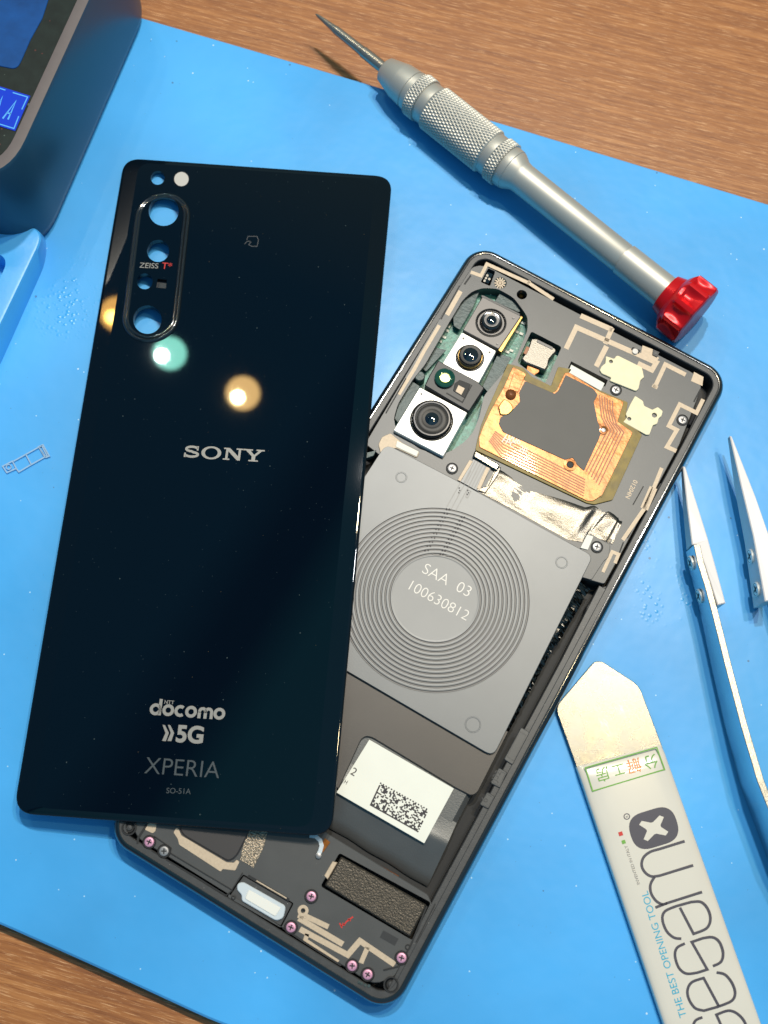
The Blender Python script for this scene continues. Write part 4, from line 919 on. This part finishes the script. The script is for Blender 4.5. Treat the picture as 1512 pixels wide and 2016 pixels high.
# ------------------------------------------------------------------ tweezers standing on edge
tw = root('tweezers', (60, 20, 0), 'steel tweezers with white ceramic tips lying open beside the phone', 'tweezers')
def arm(name, tops, zt, zb, th, side=-1, parent=tw):
    P = [unp(*q, z) for q, z in zip(tops, zt)]
    # smooth the measured path
    Q = []; Z0 = []
    for i in range(len(P) - 1):
        for k in range(8): t = k / 8; Q.append(P[i].lerp(P[i + 1], t)); Z0.append(zb[i] * (1 - t) + zb[i + 1] * t)
    Q.append(P[-1]); Z0.append(zb[-1])
    v = []; f = []; fm = []
    for i, q in enumerate(Q):
        d = (Q[min(i + 1, len(Q) - 1)] - Q[max(i - 1, 0)]); n_ = Vector((d.y, -d.x)).normalized() * -side
        v += [(q.x, q.y, Z0[i]), (q.x, q.y, q.z - .1), (q.x - n_.x * .12, q.y - n_.y * .12, q.z), (q.x - n_.x * (th - .12), q.y - n_.y * (th - .12), q.z), (q.x - n_.x * th, q.y - n_.y * th, q.z - .1), (q.x - n_.x * th, q.y - n_.y * th, Z0[i])]
    for i in range(len(Q) - 1):
        for j in range(6): k = i * 6; f.append((k + j, k + (j + 1) % 6, k + 6 + (j + 1) % 6, k + 6 + j)); fm.append(1 if j in (1, 2, 3) else 0)
    f.append(tuple(range(6))); fm.append(0)
    return finish(name, v, f, ['arm', 'arm_edge'], parent, fm)
G = lambda *p: [zp('g', *q) for q in p]
armL = arm('arm', G((247, 672), (270, 780), (308, 900), (356, 1080), (428, 1370), (515, 1700), (607, 2010)) + [(1550, 1690), (1640, 1860)], [8.6, 8.8, 9.0, 9.4, 10.2, 11.2, 12, 12.4, 12.6], [2.4, 2.2, 1.9, 1.6, 1.1, .8, .5, .3, .2], 1.5)
armR = arm('arm', G((640, 632), (668, 720), (735, 900), (880, 1300), (960, 1700)) + [(1640, 1560), (1655, 1800)], [8.4, 8.6, 9, 10, 11, 12, 12.5], [3, 2.6, 2.2, 1.5, 1, .5, .3], 1.35)
v = []
e0, e1 = unp(1640, 1860, 12.6), unp(1655, 1800, 12.5)
slab('heel', fillet([(e1.x + 1.6, e1.y + 3), (e0.x - 1.2, e0.y + 3), (e0.x - .9, e0.y - 7), (e1.x + 1.3, e1.y - 7 + e0.y - e1.y)], 1.2, 3), 12.7, 0.2, 'arm', tw, 0.3)
def ceramic(top, zt, zb, parent):
    P = [unp(*q, z) for q, z in zip(top, zt)]; n = len(P)
    if area([(p.x, p.y) for p in P]) < 0: P.reverse(); zb = list(reversed(zb))
    v = [tuple(p) for p in P] + [(p.x, p.y, z) for p, z in zip(P, zb)]
    ins = offset([(p.x, p.y) for p in P], .22)
    v2 = [(x, y, p.z) for (x, y), p in zip(ins, P)]; v = [(p.x, p.y, p.z - .22) for p in P] + v[n:] + v2
    f = [(n + i, n + (i + 1) % n, (i + 1) % n, i) for i in range(n)] + [(i, (i + 1) % n, 2 * n + (i + 1) % n, 2 * n + i) for i in range(n)]
    for t in tessellate_polygon([[Vector((q[0], q[1], 0)) for q in v2]]):
        t = [2 * n + i for i in t]; nz = sum(v[t[i]][0] * v[t[(i + 1) % 3]][1] - v[t[(i + 1) % 3]][0] * v[t[i]][1] for i in range(3)); f.append(tuple(t) if nz > 0 else tuple(reversed(t)))
    return finish('ceramic_tip', v, f, 'ceramic', parent)
ceramic(G((186, 224), (210, 450), (238, 668), (262, 672), (310, 790), (350, 915), (382, 1012), (429, 1000), (330, 640), (200, 226)), [6.2, 7, 7.6, 7.8, 8.0, 8.2, 8.2, 8.2, 7.6, 6.2], [4.6, 3.6, 3.0, 3, 2.6, 2.4, 2.3, 2.3, 3, 4.6], tw)
ceramic(G((452, 52), (515, 330), (585, 620), (652, 990), (700, 985), (690, 660), (600, 400), (464, 54)), [7.2, 8, 8.6, 9.2, 9.2, 8.8, 8.2, 7.2], [5.6, 3.6, 2.6, 1.6, 1.6, 2.4, 3.4, 5.6], tw)
def side_screw(k, x, y, z, dirv, r, m, parent):
    """a small round head set flush in an upright face: axis dirv"""
    d = Vector(dirv).normalized(); u = Vector((-d.y, d.x, 0)).normalized(); w = Vector((0, 0, 1)); n = 22
    ry = ray(*zp(k, x, y)); c = CAM_LOC + ry * ((Vector(z) - CAM_LOC).dot(d) / ry.dot(d)) + d * 0.35
    v = []; f = []; fm = []
    for (q, h) in ((r, -.4), (r, .06), (r * .86, .14), (r * .8, .1), (0.02, .1)):
        v += [tuple(c + d * h + u * (q * math.cos(2 * PI * i / n)) + w * (q * math.sin(2 * PI * i / n))) for i in range(n)]
    for a in range(4):
        for i in range(n): f.append((a * n + i, a * n + (i + 1) % n, (a + 1) * n + (i + 1) % n, (a + 1) * n + i)); fm.append(1 if a == 2 else 0)
    for a in (0.4, 0.4 + PI / 2):
        b = len(v); l, t = r * .6, r * .14
        for (p, q) in ((-l, -t), (l, -t), (l, t), (-l, t)):
            X, Y = p * math.cos(a) - q * math.sin(a), p * math.sin(a) + q * math.cos(a); v.append(tuple(c + d * (.12 + .01 * (a > 1)) + u * X + w * Y))
        f.append((b, b + 1, b + 2, b + 3)); fm.append(1)
    return finish('screw', v, f, [m, 'dark'], parent, fm)
def face_dir(ob_top, i0, i1):
    a, b = unp(*zp('g', *ob_top[i0]), 8), unp(*zp('g', *ob_top[i1]), 8); d = b - a; return (d.y, -d.x, 0) if d.y * -1 < 0 else (-abs(d.y), d.x if d.y < 0 else -d.x, 0)
pl_ = unp(*zp('g', 270, 780), 8.8); pr_ = unp(*zp('g', 308, 900), 9.0); dd = pr_ - pl_
nL = Vector((dd.y, -dd.x, 0)); nL = nL if nL.x < 0 else -nL
side_screw('g', 235, 772, pl_, nL, 1.7, 'white_metal', armL)
side_screw('g', 283, 960, unp(*zp('g', 332, 985), 9.2), nL, 1.7, 'white_metal', armL)
pl_ = unp(*zp('g', 585, 620), 8.6); pr_ = unp(*zp('g', 652, 990), 9.2); dd = pr_ - pl_
nR = Vector((dd.y, -dd.x, 0)); nR = nR if nR.x < 0 else -nR
side_screw('g', 573, 735, pl_, nR, 1.7, 'white_metal', armR)
side_screw('g', 607, 922, pl_, nR, 1.7, 'white_metal', armR)

# ------------------------------------------------------------------ opening tool (thin steel blade in a glossy sleeve)
tool = root('opening_tool', tuple(unp(1330, 1850, 0)), 'thin steel pry blade in a glossy beige printed sleeve', 'pry tool')
bl = fillet(xy('f', [(248, 60), (288, 60), (470, 178), (496, 212), (640, 590), (170, 690), (130, 570), (44, 330), (50, 292)], 1.6), [1.2, 1.2, 1.2, 1.2, .2, .2, .3, 1.5, 1.5], 4)
slab('blade', bl, 1.6, 1.0, 'blade', tool, 0.12)
def seg(a, b, n): return [(a[0] + (b[0] - a[0]) * i / n, a[1] + (b[1] - a[1]) * i / n) for i in range(n + 1)]
Ls = seg((150, 628), (810, 2575), 40); Rs = seg((610, 508), (1345, 2575), 40)
v = []; f = []; nx = 26
secz = [(0, .6), (.0, 1.9), (.012, 2.3), (.04, 2.55), (.1, 2.72), (.2, 2.8), (.35, 2.84), (.5, 2.85), (.65, 2.84), (.8, 2.8), (.9, 2.72), (.955, 2.55), (.985, 2.3), (1, 1.9), (1, .6)]
for i in range(41):
    a, b = unp(*zp('f', *Ls[i]), 1.9), unp(*zp('f', *Rs[i]), 1.9)
    e = 1.0 if i else .55
    for (s, z) in secz:
        q = a.lerp(b, s); zz = .6 + (z - .6) * (1 if i > 0 else .62); v.append((q.x, q.y, zz))
K = len(secz)
for i in range(40):
    for j in range(K - 1): k = i * K + j; f.append((k, k + K, k + K + 1, k + 1))
f.append(tuple(range(K)))
f += [(i * K + K - 1, (i + 1) * K + K - 1, (i + 1) * K, i * K) for i in range(40)]
slv = finish('sleeve', v, f, 'sleeve', tool, smooth=True); slv.data.set_sharp_from_angle(angle=math.radians(55))
ZS = 2.87
def spline(p, n=5):
    out = []; N = len(p)
    for i in range(N - 1):
        a, b, c, d = p[max(i - 1, 0)], p[i], p[i + 1], p[min(i + 2, N - 1)]
        for k in range(n):
            t = k / n
            out.append(tuple(.5 * (2 * b[q] + (c[q] - a[q]) * t + (2 * a[q] - 5 * b[q] + 4 * c[q] - d[q]) * t * t + (3 * b[q] - a[q] - 3 * c[q] + d[q]) * t ** 3) for q in (0, 1)))
    return out + [p[-1]]
def fprint(paths, m, name='lettering', closed=False, z=ZS):
    F = Flat()
    for p, w in paths: F.stroke(p, w, closed)
    return F.build(name, T('f', z), m, slv)
fprint([([(198, 634), (583, 524), (626, 643), (238, 760)], 7)], 'p_green', 'printed_frame', True)
def cjk(body, a, b, m):
    F = Flat(); w = F.text(body, size=1.0); return F.build('lettering', TB(unp(*zp('f', *a), ZS), unp(*zp('f', *b), ZS), max(w, .1)), m, slv)
cjk('分', (580, 562), (506, 582), 'p_green'); cjk('解', (490, 582), (414, 602), 'p_orange'); cjk('工', (404, 610), (340, 628), 'p_green'); cjk('房', (320, 630), (250, 650), 'p_green')
# the round-cornered emblem with a cross
F = Flat()
def rot(p, c, a):
    ca, sa_ = math.cos(math.radians(a)), math.sin(math.radians(a)); return [(c[0] + x * ca - y * sa_, c[1] + x * sa_ + y * ca) for x, y in p]
F.poly(rot(fillet([(-130, -100), (130, -100), (130, 100), (-130, 100)], 92, 8), (567, 960), -17))
F.build('printed_emblem', T('f', ZS), 'p_dark', slv)
F = Flat(); cx = []
for i in range(4):
    a = 45 + 90 * i
    cx += rot([(62, -16), (84, 4), (70, 20)], (0, 0), a) if 0 else [(86 * math.cos(math.radians(a - 9)), 70 * math.sin(math.radians(a - 9))), (86 * math.cos(math.radians(a + 9)), 70 * math.sin(math.radians(a + 9))), (40 * math.cos(math.radians(a + 36)), 33 * math.sin(math.radians(a + 36))), (40 * math.cos(math.radians(a + 54)), 33 * math.sin(math.radians(a + 54)))]
F.poly(rot(cx, (567, 960), -17)); F.build('printed_emblem', T('f', ZS + .02), 'sleeve', slv)
W_ = 15
LT = [[[(734, 1030), (600, 1072)], [(600, 1072), (548, 1088), (512, 1118), (502, 1160), (520, 1198), (555, 1220), (600, 1216)], [(600, 1216), (780, 1160)]],
      [[(572, 1222), (550, 1262), (552, 1308), (578, 1350), (612, 1370), (640, 1364)], [(640, 1364), (828, 1304)]], [[(576, 1388), (640, 1364)]],
      [[(716, 1556), (676, 1550), (636, 1514), (614, 1452), (628, 1408), (690, 1380)], [(690, 1380), (770, 1358)], [(770, 1358), (822, 1358), (858, 1394), (873, 1450), (852, 1500), (782, 1530)], [(782, 1530), (708, 1388)]],
      [[(886, 1704), (930, 1680), (941, 1630), (920, 1572), (882, 1548), (830, 1554)], [(830, 1554), (772, 1574)], [(772, 1574), (856, 1722)], [(856, 1722), (800, 1740)], [(800, 1740), (742, 1744), (702, 1712), (682, 1650), (692, 1606), (735, 1582)]],
      [[(906, 1738), (952, 1750), (990, 1796), (1006, 1850), (986, 1892), (910, 1924)], [(910, 1924), (838, 1944)], [(838, 1944), (790, 1930), (756, 1880), (750, 1830), (774, 1790), (836, 1768)], [(836, 1768), (918, 1920)]],
      [[(770, 2060), (790, 2000), (830, 1980)]], [[(1075, 2080), (1060, 2010), (1020, 1962), (970, 1944), (905, 1966)], [(905, 1966), (960, 2090)]]]
for let in LT:
    P = []
    for sg_ in let:
        q = spline(sg_) if len(sg_) > 2 else sg_; P += q if not P else q[1:]
    fprint([(P, W_)], 'p_dark')
def ftext(body, a, b, m, bold=0.0, size=1.0):
    F = Flat(); w = F.text(body, size=size, bold=bold); return F.build('lettering', TB(unp(*zp('f', *a), ZS), unp(*zp('f', *b), ZS), w), m, slv)
ftext('THE BEST OPENING TOOL', (745, 1975), (534, 1296), 'p_cyan')
ftext('INVENTED IN ITALY', (494, 1262), (424, 1052), 'p_grey')
fprint([(circ(422, 897, 15, 20), 5)], 'p_dark', closed=True); ftext('R', (431, 902), (428, 890), 'p_dark')
F = Flat(); F.poly(rot([(-11, -11), (11, -11), (11, 11), (-11, 11)], (389, 990), -18)); F.build('printed_mark', T('f', ZS), 'print_red', slv)
F = Flat(); F.poly(rot([(-10, -10), (10, -10), (10, 10), (-10, 10)], (405, 1034), -18)); F.build('printed_mark', T('f', ZS), 'p_green', slv)

# ------------------------------------------------------------------ dark box at the far corner
bd = Vector((0.235, -0.972)); bl_ = Vector((-0.972, -0.235)); fc = Vector((-129.2, 25.4))     # front right corner, along right side, along front
BH = 29.0
def boxq(d, L=84, Wd=78): 
    p = fc - bd * d + bl_ * d
    return ccw([tuple(p), tuple(p - bd * (L - 2 * d)), tuple(p - bd * (L - 2 * d) + bl_ * (Wd - 2 * d)), tuple(p + bl_ * (Wd - 2 * d))])
def bxl(d, z, r): return [(x, y, z) for x, y in fillet(boxq(d), r, 10)]
cen = sum((Vector(q) for q in boxq(0)), Vector((0, 0))) / 4
bx = root('storage_box', (cen.x, cen.y, 0), 'dark blue box with grey rim, scratched black top and blue sticker', 'box')
sweep('box_body', [bxl(1.2, 0.05, 11), bxl(0.2, 1.0, 12), bxl(0, 3, 12), bxl(1.4, BH - .8, 13), bxl(1.8, BH, 13)], 'box', bx, sharp=60)
sweep('box_rim', [bxl(1.8, BH, 13), bxl(2.0, BH + .1, 13), bxl(4.4, BH + .1, 10.5), bxl(4.6, BH - .3, 10.5)], 'box_rim', bx, sharp=40)
lid = slab('box_top', fillet(boxq(4.6), 10.5, 10), BH - .2, BH - 3, 'box_top', bx, 0)
slab('blue_window', fillet(xy('k', [(-300, -300), (470, -200), (395, 10), (350, 150), (250, 330), (190, 470), (140, 575), (0, 545), (-300, 480)], BH), [0, 0, .5, .5, .5, .5, 3, 1, 0], 4), BH + .02, BH - .6, 'box_blue', lid, 0.1)
stc = slab('sticker', xy('k', [(-170, 660), (250, 792), (125, 1082), (-300, 950)], BH), BH - .02, BH - .4, 'sticker', lid, 0)
F = Flat()
for p in ([(-60, 712), (45, 745)], [(105, 765), (228, 802), (180, 905)], [(155, 960), (115, 1062), (-60, 1008)]): F.stroke(p, 9)
F.stroke([(22, 980), (132, 835), (66, 988)], 14); F.stroke([(52, 930), (92, 942)], 12)
F.stroke([(-100, 935), (-40, 790), (-38, 905), (20, 800), (-30, 950)], 14)
F.build('lettering', T('k', BH), 'sticker_line', stc)

# ------------------------------------------------------------------ blue tray at the left edge
tt = [(-500, 60), (0, 130), (160, 156), (250, 178), (305, 222), (320, 275), (300, 340), (0, 965), (-300, 1560), (-700, 1500)]
tb_ = [(-500, 30), (0, 100), (180, 150), (300, 190), (355, 262), (372, 370), (350, 500), (0, 1285), (-260, 1800), (-760, 1650)]
top = [unp(*zp('l', *q), 6.5) for q in tt]; bot = [unp(*zp('l', *q), 0.05) for q in tb_]
hole = fillet(xy('l', [(-420, 330), (-60, 385), (0, 405), (40, 440), (46, 490), (0, 600), (-250, 1120), (-480, 1100)], 6.5), 2.2, 4)
tp = ccw([(q.x, q.y) for q in top]); bp_ = ccw([(q.x, q.y) for q in bot])
tpf = fillet(tp, 2.5, 4); bpf = fillet(bp_, 2.5, 4); N = len(tpf)
v = [(x, y, .05) for x, y in bpf] + [(x, y, 5.9) for x, y in offset(tpf, -.15)] + [(x, y, 6.35) for x, y in offset(tpf, .2)] + [(x, y, 6.5) for x, y in offset(tpf, .8)]; f = []
for k in range(3):
    for i in range(N): j = (i + 1) % N; f.append((k * N + i, k * N + j, (k + 1) * N + j, (k + 1) * N + i))
hole = ccw(hole); nh = len(hole); kb = len(v); hin = offset(hole, .5)
v += [(x, y, 6.5) for x, y in hole] + [(x, y, 1.0) for x, y in hin]
idx = list(range(3 * N, 4 * N)) + list(range(kb, kb + nh))
for t in tessellate_polygon([[Vector((v[i][0], v[i][1], 0)) for i in range(3 * N, 4 * N)], [Vector((x, y, 0)) for x, y in hole]]):
    t = [idx[i] for i in t]; nz = sum(v[t[i]][0] * v[t[(i + 1) % 3]][1] - v[t[(i + 1) % 3]][0] * v[t[i]][1] for i in range(3)); f.append(tuple(t) if nz > 0 else tuple(reversed(t)))
for i in range(nh): j = (i + 1) % nh; f.append((kb + j, kb + i, kb + nh + i, kb + nh + j))
f.append(tuple(range(kb + nh, kb + 2 * nh)))
tr = finish('parts_tray', v, f, 'tray', None); tag(tr, 'light blue parts tray with a rounded recess in front of the dark box', 'tray')
for p in tr.data.polygons: p.use_smooth = True
tr.data.set_sharp_from_angle(angle=math.radians(32))

# ------------------------------------------------------------------ clear plastic scrap on the mat
F = Flat()
for p, c in (([(72, 345), (222, 262), (250, 316), (168, 362), (100, 402), (86, 384)], False), ([(136, 308), (166, 362)], False), ([(14, 372), (66, 345), (86, 384), (36, 406)], True), ([(208, 272), (236, 320)], False), ([(205, 268), (228, 258), (262, 318), (244, 325)], True)): F.stroke(p, 7, c)
F.stroke(circ(46, 376, 13, 14), 5, True)
cl = F.build('plastic_scrap', T('o', .45), 'clear', None, .4)
tag(cl, 'tiny clear plastic card-holder outline lying on the mat left of the glass', 'plastic scrap')
